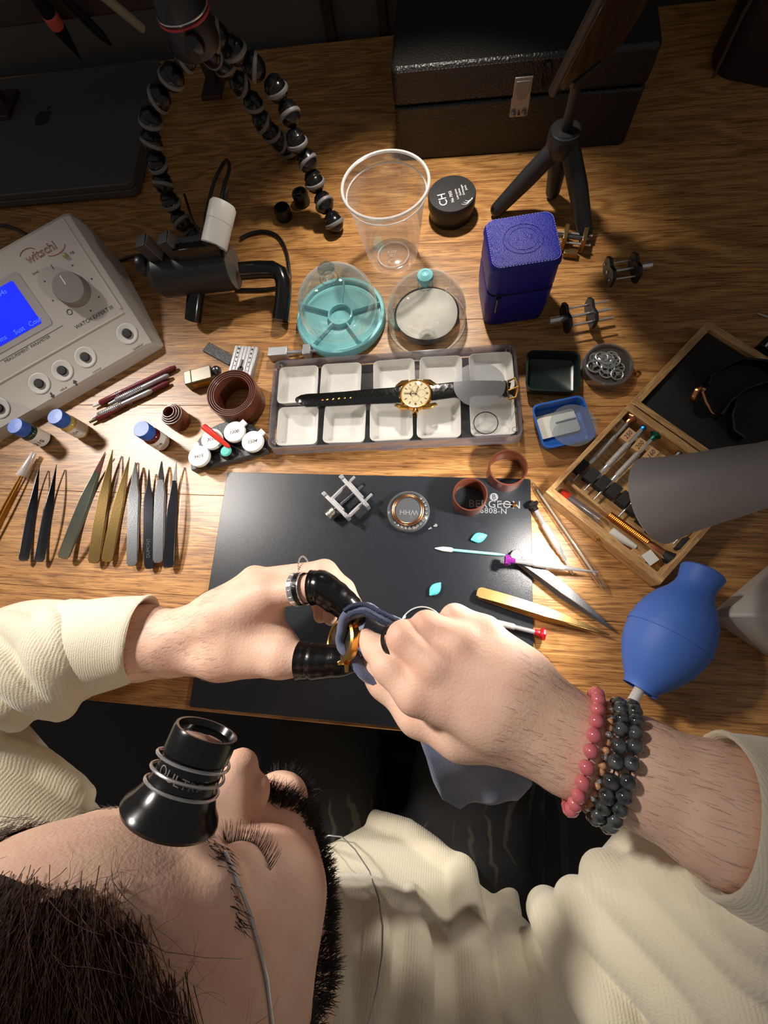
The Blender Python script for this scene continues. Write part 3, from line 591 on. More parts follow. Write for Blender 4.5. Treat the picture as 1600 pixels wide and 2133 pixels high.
# ================================================================ timing machine
F = at(332, 712, 12); e0 = at(83, 855, 12); tang = math.degrees(math.atan2(F.y - e0.y, F.x - e0.x))
tm = thing('timing_machine', 'pale grey watch timing machine with a blue screen at the left edge', 'instrument', (F.x, F.y, 0), tang)
m_case = mat('case_grey', (196, 190, 182), .55, bump=(800, .12))
PY = [(1, 0), (0, 13), (2, 17), (42, 34), (46, 37), (150, 90), (158, 88), (162, 78), (164, 0)]
def prof(x, ins=0., sc=1.):
    cy2, cz2 = 84, 40
    return [(x, cy2 + (y_ - cy2) * sc, z_ if z_ == 0 else max(z_ - ins, 1)) for y_, z_ in PY]
part(MB().loft([prof(-330), prof(-15), prof(-8, 2), prof(-3, 10, .985), prof(0, 20, .96)][:5]), 'housing', m_case, tm, sharp=24)
Xp = lambda p: TR(*p)
nL = Vector((0, -53, 104)).normalized(); sl = math.degrees(math.atan2(53, 104)); n2 = Vector((0, -17, 40)).normalized(); sl2 = math.degrees(math.atan2(17, 40))
Rt = FR[tm.name].to_3x3()
def pan(px, py, lower=False, h=.1):
    p0 = FR[tm.name] @ (Vector((0, 22, 25.5)) if lower else Vector((0, 96, 62.5)))
    n = Rt @ (n2 if lower else nL); q = FR[tm.name].inverted() @ at_plane(px, py, p0 + n * h, n)
    return TR(*q) @ RX(sl2 if lower else sl)
part(MB().tube([(-17, 48, 37), (-17, 100, 63.5), (-17, 150, 89)], 2.4, 10).tube([(-330, 43.5, 34.6), (-17, 43.5, 34.6)], 1.4, 8), 'panel_rim', m_case, tm)
M_print = mat('panel_print', (46, 42, 42), .6); m_red = mat('red_outline', (150, 52, 52), .6)
# screen
c_tr = pan(20, 589).translation; c_br = pan(94, 668).translation; w_ = 110; h_ = (c_tr - c_br).length
mid = (c_tr + c_br) / 2; X = TR(*mid) @ RX(sl)
part(MB().prism(rrect(w_ + 16, h_ + 14, 5, 4, -w_ / 2 + 3, 0), -.4, .5, X), 'screen_bezel', mat('bezel_lilac', (168, 162, 164), .5), tm, .3)
scr = part(MB().prism(rrect(w_, h_, 2, 3, -w_ / 2, 0), .5, .8, X), 'screen', mat('screen_blue', (10, 30, 235), .3, emit=1.0), tm)
m_st = mat('screen_text', (60, 104, 245), .4, emit=.8)
for s_, px, py in (('.04s', 3, 611), ('Cour', 73, 670), ('Sust', 40, 688), ('ms', 6, 705)): text(s_, 8, pan(px, py, h=.95), m_st, tm)
part(MB().lathe([(0, 0), (21.5, 0), (21.5, .4), (0, .4)], 40, pan(152, 603)), 'knob_recess', m_case, tm)
part(MB().lathe([(19.6, .2), (18.6, 11), (17.4, 12.6), (0, 12.8)], 44, pan(154, 606)), 'dial_knob', mat('knob_grey', (126, 120, 114), .5), tm)
part(MB().box(0, 9, 12.9, 1.3, 11, .3, pan(154, 606) @ RZ(0)), 'knob_pointer', M_white, tm)
for px, py in ((151, 553), (191, 581), (206, 619), (189, 647), (93, 586), (110, 626)): part(MB().lathe([(0, 0), (1, 0), (1, .15), (0, .15)], 10, pan(px, py)), 'scale_dot', M_print, tm)
part(MB().box(0, 0, 0, 1, 6, .15, pan(109, 556)), 'scale_mark', M_print, tm); part(MB().torus(3, .45, 20, 5, pan(145, 650)), 'zero_mark', M_print, tm)
text('WATCH EXPERT III', 6.2, pan(196, 661, h=.2), M_print, tm); text('MEASUREMENT  PARAMETER', 4.9, pan(57, 727), M_print, tm)
part(MB().box(-50, 0, 0, 128, .5, .15, pan(110, 690)), 'panel_line', M_print, tm)
text('level', 4.6, pan(74, 568), M_print, tm); text('sig.', 4.6, pan(150, 525), M_print, tm)
text('witschi', 14, pan(86, 526), m_red, tm, 'logo', 0, outline=.28)
lgm = MB()
for (a0, a1, ox, oy, rx_, ry_) in ((150, 20, -14, 3, 11, 8), (210, 350, 16, -3, 13, 7)):
    lgm.tube([(ox + rx_ * math.cos(R_(a0 + (a1 - a0) * k / 14)), oy + ry_ * math.sin(R_(a0 + (a1 - a0) * k / 14)), 0) for k in range(15)], .4, 6, pan(86, 526))
part(lgm, 'logo_swash', m_red, tm)
part(MB().ball((0, 0, 1), (3, 3, 2), 14, pan(137, 533)), 'signal_lamp', mat('led_amber', (170, 150, 96), .25), tm)
for px, py in ((265, 695), (178, 744), (130, 772), (82, 799), (-2, 850)):
    part(MB().lathe([(13, .5), (12.2, .9), (11, .7), (6.4, .15), (0, .15)], 36, pan(px, py, True)), 'button_dish', mat('dish_pale', (206, 202, 196), .5), tm)
    part(MB().lathe([(5.6, .2), (5.6, 2), (5, 2.6), (0, 2.7)], 24, pan(px, py, True)), 'push_button', M_blackm, tm)
for s_, px, py in (('speaker', 288, 722), ('cursor', 202, 771), ('value', 132, 810)): text(s_, 4.6, pan(px, py, True), M_print, tm)
for px, py, a in ((109, 824, 180), (157, 797, 0)): part(MB().prism([(-1.2, -4), (1.2, -4), (1.2, 0), (3, 0), (0, 4), (-3, 0), (-1.2, 0)], 0, .15, pan(px, py, True) @ RZ(a)), 'arrow_mark', M_print, tm)
# ================================================================ watch test stand with microphone cylinder and white tube
A = at(322, 576, 46); B = at(486, 556, 46); ax = (B - A); an = math.degrees(math.atan2(ax.y, ax.x)); L_ = ax.length
ms = thing('microphone_stand', 'black watch microphone stand on two bent tube legs', 'stand', (A.x, A.y, 0), an)
m_sat = mat('satin_black', (26, 26, 27), .42); m_gla = mat('gloss_black', (14, 14, 15), .16)
part(MB().lathe([(0, 0), (17, 0), (25, 10), (25, L_ - .5), (24.5, L_), (0, L_)], 40, TR(0, 0, 46) @ RY(90)), 'body', m_sat, ms)
part(MB().lathe([(0, 0), (24, 0), (24, .7), (0, .7)], 40, TR(L_, 0, 46) @ RY(90)), 'end_plate', mat('plate_grey', (104, 100, 96), .5, .3), ms)
part(MB().box(L_ * .72, 6, 72, L_ * .5, 26, 12), 'slide_block', m_sat, ms, 1)
part(MB().box(L_ * .72, -2, 80, L_ * .52, 10, 8), 'slide_rail', m_gla, ms, .6)
for k, x in enumerate((L_ * .16, L_ * .42)):
    part(MB().box(0, 0, 0, 14, 16, 26, TR(x, 4, 80) @ RY(-14)), 'clamp_jaw', m_sat, ms, .6)
    part(MB().box(7.2, 0, 0, 1, 16, 24, TR(x, 4, 80) @ RY(-14)), 'jaw_face', mat('jaw_grey', (110, 106, 104), .4, .4), ms)
part(MB().lathe([(0, 0), (11, 0), (12, 2), (12, 8), (9, 12), (0, 12)], 16, TR(-10, 4, 60) @ RY(90)), 'cable_gland', M_rubber, ms)
g = lambda px, py, z: tuple(loc(ms, px, py, z))
part(MB().tube([g(500, 565, 40), g(540, 562, 36), g(568, 562, 34), g(584, 570, 32), g(591, 590, 28), g(590, 620, 22), g(584, 668, 11)], 10, 16), 'leg', m_gla, ms)
part(MB().tube([g(412, 590, 34), g(406, 630, 24), g(402, 668, 11)], 10, 16), 'leg', m_gla, ms)
# white microscope tube lying behind
A = at(446, 512, 78); B = at(466, 424, 96); L_ = (B - A).length
wt_ = thing('white_tube_camera', 'white cylindrical inspection camera with a black cable', 'camera', A, M=align(A, B))
part(MB().lathe([(0, 0), (14, 0), (14.2, 1), (14.2, L_ * .55), (0, L_ * .55)], 28), 'front_barrel', M_white, wt_)
part(MB().lathe([(14, L_ * .55), (14.4, L_ * .56), (14.4, L_ - 3), (12.5, L_), (0, L_)], 28), 'rear_barrel', M_white, wt_)
part(MB().lathe([(2.6, L_), (3.2, L_ + 8), (2, L_ + 14), (0, L_ + 14)], 12), 'strain_relief', M_black, wt_)
def cable(pts, r, name, label, sub=6):
    P = [at(*p) for p in pts]; Q = []
    for i in range(len(P) - 1):
        p0, p1, p2, p3 = P[max(i - 1, 0)], P[i], P[i + 1], P[min(i + 2, len(P) - 1)]
        for k in range(sub):
            t = k / sub
            Q.append(.5 * ((2 * p1) + (p2 - p0) * t + (2 * p0 - 5 * p1 + 4 * p2 - p3) * t * t + (3 * p1 - p0 - 3 * p2 + p3) * t ** 3))
    Q.append(P[-1]); o_ = Q[0]
    return solo(MB().tube([q - o_ for q in Q], r, 8), name, M_rubber, label, 'cable', o_)
cable([(461, 418, 104), (468, 385, 100), (478, 350, 80), (470, 335, 60), (450, 370, 40), (435, 420, 25), (428, 470, 10), (455, 520, 3)], 2.2, 'camera_cable', 'black cable looping up from the white tube camera')
cable([(500, 498, 3), (520, 487, 3), (550, 482, 3), (578, 492, 3), (595, 520, 3), (602, 560, 3), (600, 590, 2.5), (560, 602, 2.5), (490, 604, 2.5)], 2.2, 'stand_cable', 'black cable curling on the desk round the bent stand leg')
cable([(232, 551, 3), (262, 538, 5), (290, 532, 30), (304, 535, 52)], 2.2, 'microphone_cable', 'black cable from the timing machine to the microphone stand')
cable([(384, 405, 40), (392, 430, 38), (402, 460, 30), (420, 490, 20)], 1.6, 'thin_cable', 'thin black cable hanging by the left tripod foot')
cable([(-30, 468, 3), (10, 470, 3), (40, 480, 4), (62, 492, 20)], 2.2, 'power_cable', 'black power cable behind the timing machine at the left edge')
# ================================================================ ball-jointed tripod
gh = at(402, 88, 188); gp = thing('flexible_tripod', 'black ball-jointed flexible tripod with grey rubber rings', 'tripod', (gh.x, gh.y, 0))
m_gb = mat('ball_black', (17, 17, 19), .2); m_gr = mat('ring_grey', (112, 110, 110), .5)
def gleg(px):
    lo = [loc(gp, *p) for p in px]; n_ = len(lo)
    for k, p in enumerate(lo):
        nx = lo[min(k + 1, n_ - 1)] - lo[max(k - 1, 0)]; X = Matrix.Translation(p) @ nx.to_track_quat('Z', 'Y').to_matrix().to_4x4()
        part(MB().ball((0, 0, 0), 11.6, 18, X).lathe([(9.5, 4), (11.2, 7), (8, 11.5), (5.5, 13)], 18, X), 'ball_joint', m_gb, gp)
        if k % 1 == 0: part(MB().torus(11.6, 1.7, 24, 8, X @ RX(random.uniform(15, 30) * (1 if k % 2 else -1)), rz=2.4), 'grip_ring', m_gr, gp)
gleg([(697, 465, 11.6), (676, 425, 26), (656, 381, 44), (641, 338, 63), (619, 298, 83), (604, 240, 104), (577, 188, 125), (531, 141, 145), (490, 107, 163), (452, 74, 178)])
gleg([(404, 489, 11.6), (379, 463, 27), (357, 424, 45), (341, 384, 64), (329, 343, 83), (317, 298, 102), (314, 253, 121), (330, 207, 140), (357, 163, 158), (385, 118, 174)])
gleg([(604, 312, 11.6), (584, 296, 26), (566, 279, 42), (548, 256, 58), (530, 219, 78), (502, 178, 100), (470, 140, 124), (440, 112, 148)])
p = loc(gp, 402, 82, 192); part(MB().ball(tuple(p), (24, 24, 14), 20), 'hub', m_gb, gp)
p = loc(gp, 388, 40, 222); X = TR(*p)
part(MB().lathe([(20, -20), (22, -16), (22, 12), (19, 22), (10, 26), (0, 26)], 32, X), 'ball_head', m_sat, gp)
part(MB().torus(22.2, 1.1, 40, 8, X, c=(0, 0, 4)), 'red_ring', mat('ring_red', (180, 52, 58), .35), gp); part(MB().torus(22.3, .7, 40, 8, X, c=(0, 0, 7)), 'chrome_ring', M_chrome, gp)
part(MB().lathe([(0, 0), (7, 0), (8, 2), (8, 10), (0, 12)], 14, X @ TR(10, -20, -6) @ RX(80)), 'lock_knob', m_gb, gp)
# two black rubber caps
for px, py, lb in ((590, 443, 'left of the two small black rubber caps by the tripod foot'), (627, 412, 'right of the two small black rubber caps by the tripod foot')):
    q = at(px, py, 8); t = thing('rubber_eyecup', lb, 'cap', (q.x, q.y, 0), random.uniform(0, 90), group='black rubber caps')
    part(MB().lathe([(0, .2), (10, .2), (11, 2), (10.5, 9), (11, 13), (10, 16), (8, 16), (7.4, 10), (0, 9)], 22), 'shell', M_rubber, t)
    for k in range(3): part(MB().box(3, 0, 11.5, 9, 1.4, 6, RZ(120 * k + 20)), 'inner_fin', M_rubber, t, .3)
# ================================================================ mini phone tripod
H = at(1174, 287, 82); mt = thing('mini_tripod', 'small black three-legged phone tripod in front of the leather case', 'tripod', (H.x, H.y, 0))
g = lambda px, py, z: tuple(loc(mt, px, py, z))
for a, b, c in (((1166, 300, 78), (1100, 370, 42), (1036, 436, 9)), ((1168, 296, 76), (1162, 345, 48), (1152, 398, 9)), ((1186, 300, 78), (1204, 390, 44), (1219, 482, 10))):
    part(MB().tube([g(*a), g(*b), g(*c)], [10, 10.5, 8.5], 16), 'leg', mat('grip_black', (24, 24, 25), .55), mt)
    part(MB().ball(g(*c), 8.6, 14), 'foot', M_rubber, mt)
part(MB().lathe([(0, 66), (15, 68), (17, 74), (17, 88), (14, 92), (0, 92)], 28), 'hub', m_sat, mt); part(MB().torus(15.4, 1, 28, 6, c=(0, 0, 90)), 'hub_ring', M_steeld, mt)
part(MB().tube([(0, 0, 88), g(1190, 225, 112), g(1204, 165, 140)], [6.5, 5.2, 5.2], 14), 'neck', m_sat, mt)
part(MB().lathe([(0, 0), (9, 0), (10, 3), (9, 12), (0, 14)], 18, TR(*g(1206, 160, 140))), 'ball_socket', m_gb, mt)
A = at(1212, 150, 150); B = at(1330, -60, 235); zax = (B - A).normalized(); xax = Vector((.75, .62, 0)); xax = (xax - zax * xax.dot(zax)).normalized(); yax = zax.cross(xax)
PM = Matrix((xax, yax, zax)).transposed().to_4x4(); PM.translation = A
ph = thing('phone_on_tripod', 'dark phone in a clamp on top of the small tripod', 'phone', A, M=PM)
part(MB().prism(rrect(74, 9, 4, 4), 6, 158), 'phone_body', mat('phone_dark', (10, 9, 9), .5), ph, 1); part(MB().box(0, -4.7, 82, 68, .6, 146), 'phone_screen', mat('phone_glass', (14, 12, 12), .06), ph)
part(MB().box(0, 3, 3, 30, 20, 8).box(0, 7, 30, 26, 5, 60), 'clamp', m_sat, ph, 1)
# ================================================================ movement holders (small vices)
def vice_black(px, py, z, rz, label, flip):
    q = at(px, py, z); t = thing('movement_holder', label, 'vice', (q.x, q.y, 0), rz, group='black movement holders')
    pl_ = [(-7, -16), (7, -16), (11, -9), (8, 0), (11, 8), (6, 16), (-6, 16), (-11, 8), (-8, 0), (-11, -9)]
    for k, x in enumerate((-14, 14)): part(MB().prism(pl_, -2, 2, TR(x, 0, 16.4) @ RY(90)), 'plate', m_sat, t, .5)
    for yy, zz, r in ((-11, 16, 1.1), (11, 16, 1.1), (0, 16, 1.6)):
        part(MB().cyl((-16 if not flip else -17, yy, zz), (36 if not flip else 17, yy, zz), r, n=10), 'rod', M_steel, t)
    s_ = 1 if flip else -1
    part(MB().cyl((s_ * 16, 0, 16), (s_ * 32, 0, 16), 3.6, n=16), 'screw_handle', M_chrome, t)
vice_black(1205, 657, 16, 12, 'black movement holder in front of the blue case, knob to the left', False)
vice_black(1296, 562, 16, 9, 'black movement holder right of the blue case, knob to the right', True)
q = at(1196, 497, 10); t = thing('brass_holder', 'small brass movement holder between the blue case and the tripod foot', 'vice', (q.x, q.y, 0), -12)
m_ob = mat('old_brass', (150, 120, 84), .32, .9)
for x in (-11, 11): part(MB().box(x, 0, 10, 5, 22, 18), 'jaw', m_ob, t, .6)
for yy in (-7, 7): part(MB().cyl((-20, yy, 10), (20, yy, 10), 1.2), 'rod', M_steel, t)
part(MB().cyl((-26, 0, 12), (16, 0, 12), 2.4), 'screw', M_steeld, t); part(MB().box(0, -16, 4, 16, 8, 7), 'foot_block', m_ob, t, .5)
def vice_steel():
    q = at(724, 1040, 10); A, B, an, L1 = span((675, 1028), (726, 1081), 12); t = thing('movement_holder', 'polished steel movement holder standing on the mat', 'vice', (q.x, q.y, 2))
    g = lambda px, py, z=10: tuple(loc(t, px, py, z + 2))
    def bar(a, b): 
        a, b = Vector(g(*a)), Vector(g(*b)); X = Matrix.Translation((a + b) / 2) @ Matrix.Rotation(math.atan2((b - a).y, (b - a).x), 4, 'Z'); l = (b - a).length
        part(MB().box(0, 0, 0, l, 4.2, 14, X).box(0, 1, 3, l * .5, 5.6, 6, X), 'jaw_bar', M_steelb, t, .5)
        for s_ in (-1, 1): part(MB().box(s_ * (l / 2 - 3), 0, 7.6, 4, 4.4, 1.6, X), 'jaw_pin', M_steel, t, .2)
    bar((675, 1029), (727, 1081)); bar((711, 994), (768, 1058))
    for a, b in (((689, 1042), (739, 993)), ((724, 1078), (775, 1029))):
        part(MB().cyl(g(*a), g(*b), 1.7), 'guide_rod', M_steel, t); part(MB().cyl(g(*a), tuple(Vector(g(*a)).lerp(Vector(g(*b)), .55)), 2.3), 'sleeve', M_steel, t)
    part(MB().cyl(g(692, 1066), g(756, 1012), 1.9), 'lead_screw', M_steeld, t)
    part(MB().cyl(g(683, 1076), g(697, 1063), 5.2, n=18), 'thumb_knob', mat('knurl_steel', (150, 148, 140), .4, 1., bump=(500, 1.)), t)
vice_steel()
# ================================================================ wooden screwdriver box
L0 = at(1137, 1024, 21); U1 = at(1376, 1218, 21); ban = math.degrees(math.atan2(U1.y - L0.y, U1.x - L0.x)); BW = (U1 - L0).length; BD = 131
m_pine = wood('box_wood', (212, 172, 116), (158, 112, 66), 2.2, .5, ring=.8, contrast=.8); m_pine2 = wood('box_wood_y', (206, 166, 112), (158, 112, 66), 2.2, .5, axis='Y', ring=.8, contrast=.8)
sb = thing('screwdriver_box', 'open wooden screwdriver box with black foam in its lid', 'box', (L0.x, L0.y, 0), ban)
part(MB().box(BW / 2, BD / 2, 2, BW, BD, 3.6), 'box_floor', m_pine, sb, .3)
part(MB().box(BW / 2, 4, 10.5, BW, 8, 20.8), 'front_wall', m_pine, sb, .5); part(MB().box(BW / 2, BD - 4, 10.5, BW, 8, 20.8), 'back_wall', m_pine, sb, .5)
part(MB().box(2.5, BD / 2, 10.5, 5, BD - 16, 20.8), 'side_wall', m_pine2, sb, .5); part(MB().box(BW - 2.5, BD / 2, 10.5, 5, BD - 16, 20.8), 'side_wall', m_pine2, sb, .5)
part(MB().box(BW / 2, 27, 8, BW - 16, 3, 9), 'partition', m_pine, sb, .3)
part(MB().box(BW / 2, BD + .8, 16, BW - 10, 1.8, 8), 'hinge', mat('hinge_brown', (70, 46, 28), .4, .5), sb)
part(MB().lathe([(0, 0), (3, 0), (3, 1.4), (1.2, 2), (1.2, 4), (0, 4.2)], 14, TR(BW * .5, 0, 12) @ RX(90)), 'catch', M_brass, sb)
yb = BD + 2
for a in ((BW / 2, yb + 4, BW, 8), (BW / 2, yb + 126, BW, 8)): part(MB().box(a[0], a[1], 9, a[2], a[3], 17.6), 'lid_rail', m_pine, sb, .5)
for x in (4, BW - 4): part(MB().box(x, yb + 65, 9, 8, 114, 17.6), 'lid_side', m_pine2, sb, .5)
part(MB().box(BW / 2, yb + 65, 2, BW - 16, 114, 3), 'lid_panel', m_pine, sb)
part(MB().box(BW / 2, yb + 65, 8.4, BW - 17, 113, 10), 'lid_foam', mat('foam_black', (26, 25, 25), .85, bump=(260, 1.)), sb, 1.5)
m_lbl = mat('label_wood', (204, 164, 120), .55)
for s_, px, py in (('300', 1287, 884), ('250', 1309, 906), ('200', 1333, 927), ('160', 1357, 946), ('140', 1381, 963), ('120', 1404, 985), ('100', 1428, 1003), ('80', 1508, 1066)):
    q = loc(sb, px, py, 15); part(MB().box(q.x, q.y, 9.4, 9.5, 15, 11), 'size_block', m_lbl, sb, .4)
    text(s_, 6.4, TR(q.x, q.y, 15) @ RZ(90) @ RZ(0), M_ink, sb, shear=.2)
for px, py in ((1212, 970), (1234, 989), (1257, 1005), (1280, 1021), (1303, 1038), (1325, 1056), (1347, 1078), (1369, 1100), (1432, 1136)):
    q = loc(sb, px, py, 13); part(MB().box(q.x, q.y, 8.4, 10.5, 15, 9), 'foam_block', mat('foam_block', (34, 34, 36), .8, bump=(300, .6)), sb, .5)
m_knurl = mat('knurl', (186, 180, 174), .45, .5, bump=(1400, 1.2))
def driver(a, b, za, zb, label, hm, name='screwdriver', group=None, r=2.6, head=6., fat=1.):
    A = at(a[0], a[1], za); B = at(b[0], b[1], zb); L_ = (B - A).length; t = thing(name, label, 'screwdriver', A, M=align(A, B), group=group)
    k = L_ / 100; r *= fat
    part(MB().lathe([(0, 0), (.7, .2), (1.1, 12 * k), (1.2, 20 * k)], 10), 'blade', M_steel, t)
    part(MB().lathe([(1.4, 18 * k), (1.9, 19 * k), (1.9, 27 * k), (r * .9, 30 * k), (r * .9, 36 * k)], 14), 'chuck', M_chrome, t)
    part(MB().lathe([(r * .9, 36 * k), (r * 1.12, 38 * k), (r * 1.12, 68 * k), (r * .85, 70 * k)], 18), 'knurled_grip', m_knurl, t)
    part(MB().lathe([(r * .8, 70 * k), (r * .8, 90 * k)], 14), 'neck', M_chrome, t)
    part(MB().lathe([(r * .85, 89 * k), (r, 90 * k), (r * 1.05, 94 * k), (head * .9, 96 * k), (head, 97.5 * k), (head * .94, 100 * k), (head * .3, 100 * k), (0, 99.4 * k)], 8 if head > 5 else 20), 'swivel_head', hm, t)
    return t
m_cop = mat('copper', (190, 120, 84), .3, .9); m_bl = mat('anod_blue', (16, 112, 172), .28, .7); m_gn = mat('anod_green', (14, 92, 76), .3, .6); m_pu = mat('anod_purple', (176, 62, 186), .25, .75); m_rd = mat('anod_red', (216, 36, 46), .25, .6)
G = 'screwdrivers in the wooden box'
driver((1193, 1002), (1318, 868), 9, 14, 'copper-headed screwdriver at the left of the wooden box', m_cop, group=G, fat=1.15)
driver((1217, 1022), (1350, 881), 9, 14, 'blue-headed screwdriver in the wooden box', m_bl, group=G, fat=1.1)
driver((1236, 1042), (1370, 902), 9, 14, 'green-headed screwdriver in the wooden box', m_gn, group=G)
driver((1288, 1077), (1424, 934), 9, 14, 'steel-headed screwdriver half hidden under the grey lamp', M_steeld, group=G)
driver((1402, 1134), (1530, 1000), 9, 14, 'screwdriver under the lamp at the right end of the wooden box', M_steel, group=G)
def lying(a, b, za, name, label, cat, parts, zb=None):
    A = at(a[0], a[1], za); B = at(b[0], b[1], za if zb is None else zb); L_ = (B - A).length; t = thing(name, label, cat, A, M=align(A, B))
    for n_, m_, pr, seg in parts(L_): part(MB().lathe(pr, seg), n_, m_, t)
    return t
lying((1168, 1026), (1247, 1082), 9, 'spare_blade_tube', 'clear tube of steel blades with a red square stopper', 'tube', lambda L: [('stopper', mat('red_plastic', (212, 52, 38), .35), [(0, 0), (5.4, 0), (5.4, 9), (0, 9)], 4), ('tube_wall', clear('lid_edge'), [(4.6, 9), (4.6, L), (0, L)], 12)] + [('blade', M_steel, [(0, 8), (1.0 + .5 * k, 8), (1.0 + .5 * k, L - 5 - 4 * k), (0, L - 5 - 4 * k)], 6) for k in range(2)])
br = lying((1268, 1072), (1405, 1170), 10, 'wire_brush', 'copper-wound brush with black bristles in the wooden box', 'brush', lambda L: [('core', m_cop, [(0, 0), (2.6, 0), (2.6, L * .62), (4, L * .66), (4.2, L * .84), (0, L * .84)], 12), ('bristles', M_blackm, [(4, L * .82), (6, L * .9), (7.5, L), (6, L * 1.02), (0, L)], 14)])
wb = MB(); LB = (at(1405, 1170, 10) - at(1268, 1072, 10)).length
for k in range(26): wb.torus(3.2, .9, 14, 6, c=(0, 0, k * LB * .6 / 26 + 1))
part(wb, 'wire_winding', mat('orange_copper', (196, 112, 40), .28, .9), br)
lying((1272, 1108), (1324, 1140), 9, 'white_cone', 'small white plastic cone in the front tray of the wooden box', 'cone', lambda L: [('cone', M_white, [(0, 0), (5, 0), (5.2, .8), (2.6, L), (0, L)], 18)])
q = at(1335, 1153, 10); solo(MB().box(0, 0, 3, 16, 11, 6), 'peg_wood_chip', m_pine, 'small wooden chip beside the white cone in the wooden box', 'chip', (q.x, q.y, 4), ban + 4, bev=.4)
q = at(1354, 1162, 10); solo(MB().box(0, 0, .5, 12, 11, 1), 'white_tag', M_white, 'small white tag beside the wooden chip in the box', 'tag', (q.x, q.y, 10.3), ban - 12, bev=.2)
for k in range(16):
    px, py = 1372 + random.uniform(-22, 20), 1183 + random.uniform(-12, 12); q = at(px, py, 6)
    l = loc(sb, px, py, 6)
    if not (9.5 < l.x < BW - 11 and 10 < l.y < 24): continue
    solo(MB().torus(2 + random.random(), .6, 12, 5).cyl((-2, 0, 0), (4, 1, 1), .7), 'metal_bit', (M_brass, M_steel, M_gold)[k % 3], ('tiny brass watch part', 'tiny steel watch part', 'tiny bright gold watch part')[k % 3] + ' lying loose in the front corner of the wooden box', 'watch part', (q.x, q.y, 5 + .2 * k), random.uniform(0, 180), group='loose metal bits in the wooden box')
# small gold watch with black strap lying on the lid foam
q = at(1452, 822, 24); gw = thing('small_gold_watch', 'small gold watch with a black strap standing on the foam lid', 'watch', (q.x, q.y, 13.6), 20)
XW = TR(0, 0, 11) @ RZ(-60) @ RY(62)
part(MB().lathe([(0, -2.4), (8, -2.4), (9.4, -1), (9.4, 1.2), (8.4, 2.4), (0, 2.2)], 30, XW), 'case', M_rose, gw); part(MB().lathe([(0, 2.5), (7.6, 2.5), (0, 2.6)], 28, XW), 'dial', mat('dial_bronze', (104, 66, 44), .4, .5), gw)
g = lambda px, py, z: Vector(loc(gw, px, py, 13.6 + z))
part(MB().tube([g(1462, 815, 16), g(1470, 838, 10), g(1482, 858, 5), g(1496, 866, 2)], 1.4, 8).tube([g(1455, 808, 16), g(1468, 812, 15)], 2, 8), 'gold_bar', M_rose, gw)
def flat_loop(pts, w, m, name):
    P = [g(*p) for p in pts]; rings = []
    for k, p in enumerate(P):
        t = (P[min(k + 1, len(P) - 1)] - P[max(k - 1, 0)]).normalized(); u = Vector((0, 0, 1)); n_ = t.cross(u).normalized()
        rings.append([tuple(p + u * a + n_ * b) for a, b in ((-w, -1), (w, -1), (w, 1), (-w, 1))])
    part(MB().loft(rings), name, m, gw, .3)
flat_loop([(1470, 805, 10), (1474, 790, 10), (1500, 770, 10), (1540, 752, 10), (1590, 757, 10), (1630, 790, 10)], 6, m_strap, 'strap')
flat_loop([(1497, 868, 7), (1515, 840, 7), (1545, 815, 7), (1590, 800, 7), (1630, 800, 10)], 6, m_strap, 'strap')
flat_loop([(1530, 835, 7), (1520, 870, 7), (1524, 900, 7), (1545, 915, 7)], 5, m_strap, 'strap')
# ================================================================ grey trumpet-shaped lamp
Pm = at(1364, 1042, 140); Pb = at(1600, 985, 192); Ld = (Pb - Pm).length
lp = thing('desk_lamp', 'grey trumpet-shaped lamp head reaching in over the wooden box', 'lamp', (560, 150, 0))
LM = FR[lp.name].inverted() @ align(Pm, Pb); m_lamp = mat('lamp_grey', (150, 146, 144), .55)
part(MB().lathe([(30.5, 0), (31.4, 1), (30.2, 4), (27, 16), (24, 32), (21.5, 50), (18.5, Ld), (16, Ld + 40), (13, Ld + 70), (10, Ld + 76), (0, Ld + 76)], 48, LM), 'shade', m_lamp, lp)
part(MB().lathe([(30, .6), (26.4, 15), (22, 34), (0, 36)], 40, LM), 'reflector', mat('lamp_white', (230, 228, 222), .4), lp)
part(MB().ball((0, 0, 0), 9, 16, LM @ TR(0, 0, 22)), 'bulb', mat('bulb_glow', (255, 236, 205), .3, emit=4.), lp)
e = LM @ Vector((0, 0, Ld + 74))
part(MB().tube([tuple(e), tuple(e + Vector((60, 16, 20))), tuple(Vector((-90, 20, 260)))], 7, 12).tube([(-90, 20, 260), (-20, 5, 200), (0, 0, 12)], 7, 12), 'arm', m_lamp, lp)
part(MB().lathe([(0, .2), (70, .2), (72, 3), (70, 12), (12, 16), (0, 16)], 40), 'base', m_lamp, lp)
# ================================================================ blue rubber blower
A = at(1464, 1194, 36); B = at(1346, 1410, 34); L_ = (B - A).length
bl = thing('rubber_blower', 'blue rubber air blower bulb lying right of the mat', 'blower', A, M=align(A, B))
m_bw = mat('blower_blue', (64, 106, 190), .55, bump=(500, .1)); K_ = .8; pr = [(0, -1.5), (19, -1.5), (20.3, 0), (19, 6), (17.6, 12), (18.4, 17), (24, 24), (31, 32), (37, 42), (40.8, 54), (41.6, 62)]
SC = lambda q: [(a * (K_ if a > 21 else .88), b) for a, b in q]
part(MB().lathe(SC(pr), 48), 'bulb', m_bw, bl)
part(MB().lathe(SC([(41.6, 62), (42.5, 62.3), (42.5, 67), (41.6, 67.3)]), 48), 'seam_band', m_bw, bl)
part(MB().lathe(SC([(41.6, 67.3), (40.6, 76), (36.6, 88), (29, 100), (20, 109), (16, 114), (15.4, 118), (17.6, L_ - 3), (18.4, L_), (17, L_ + 1.5), (0, L_ + 1.5)]), 48), 'nozzle_bulb', m_bw, bl)
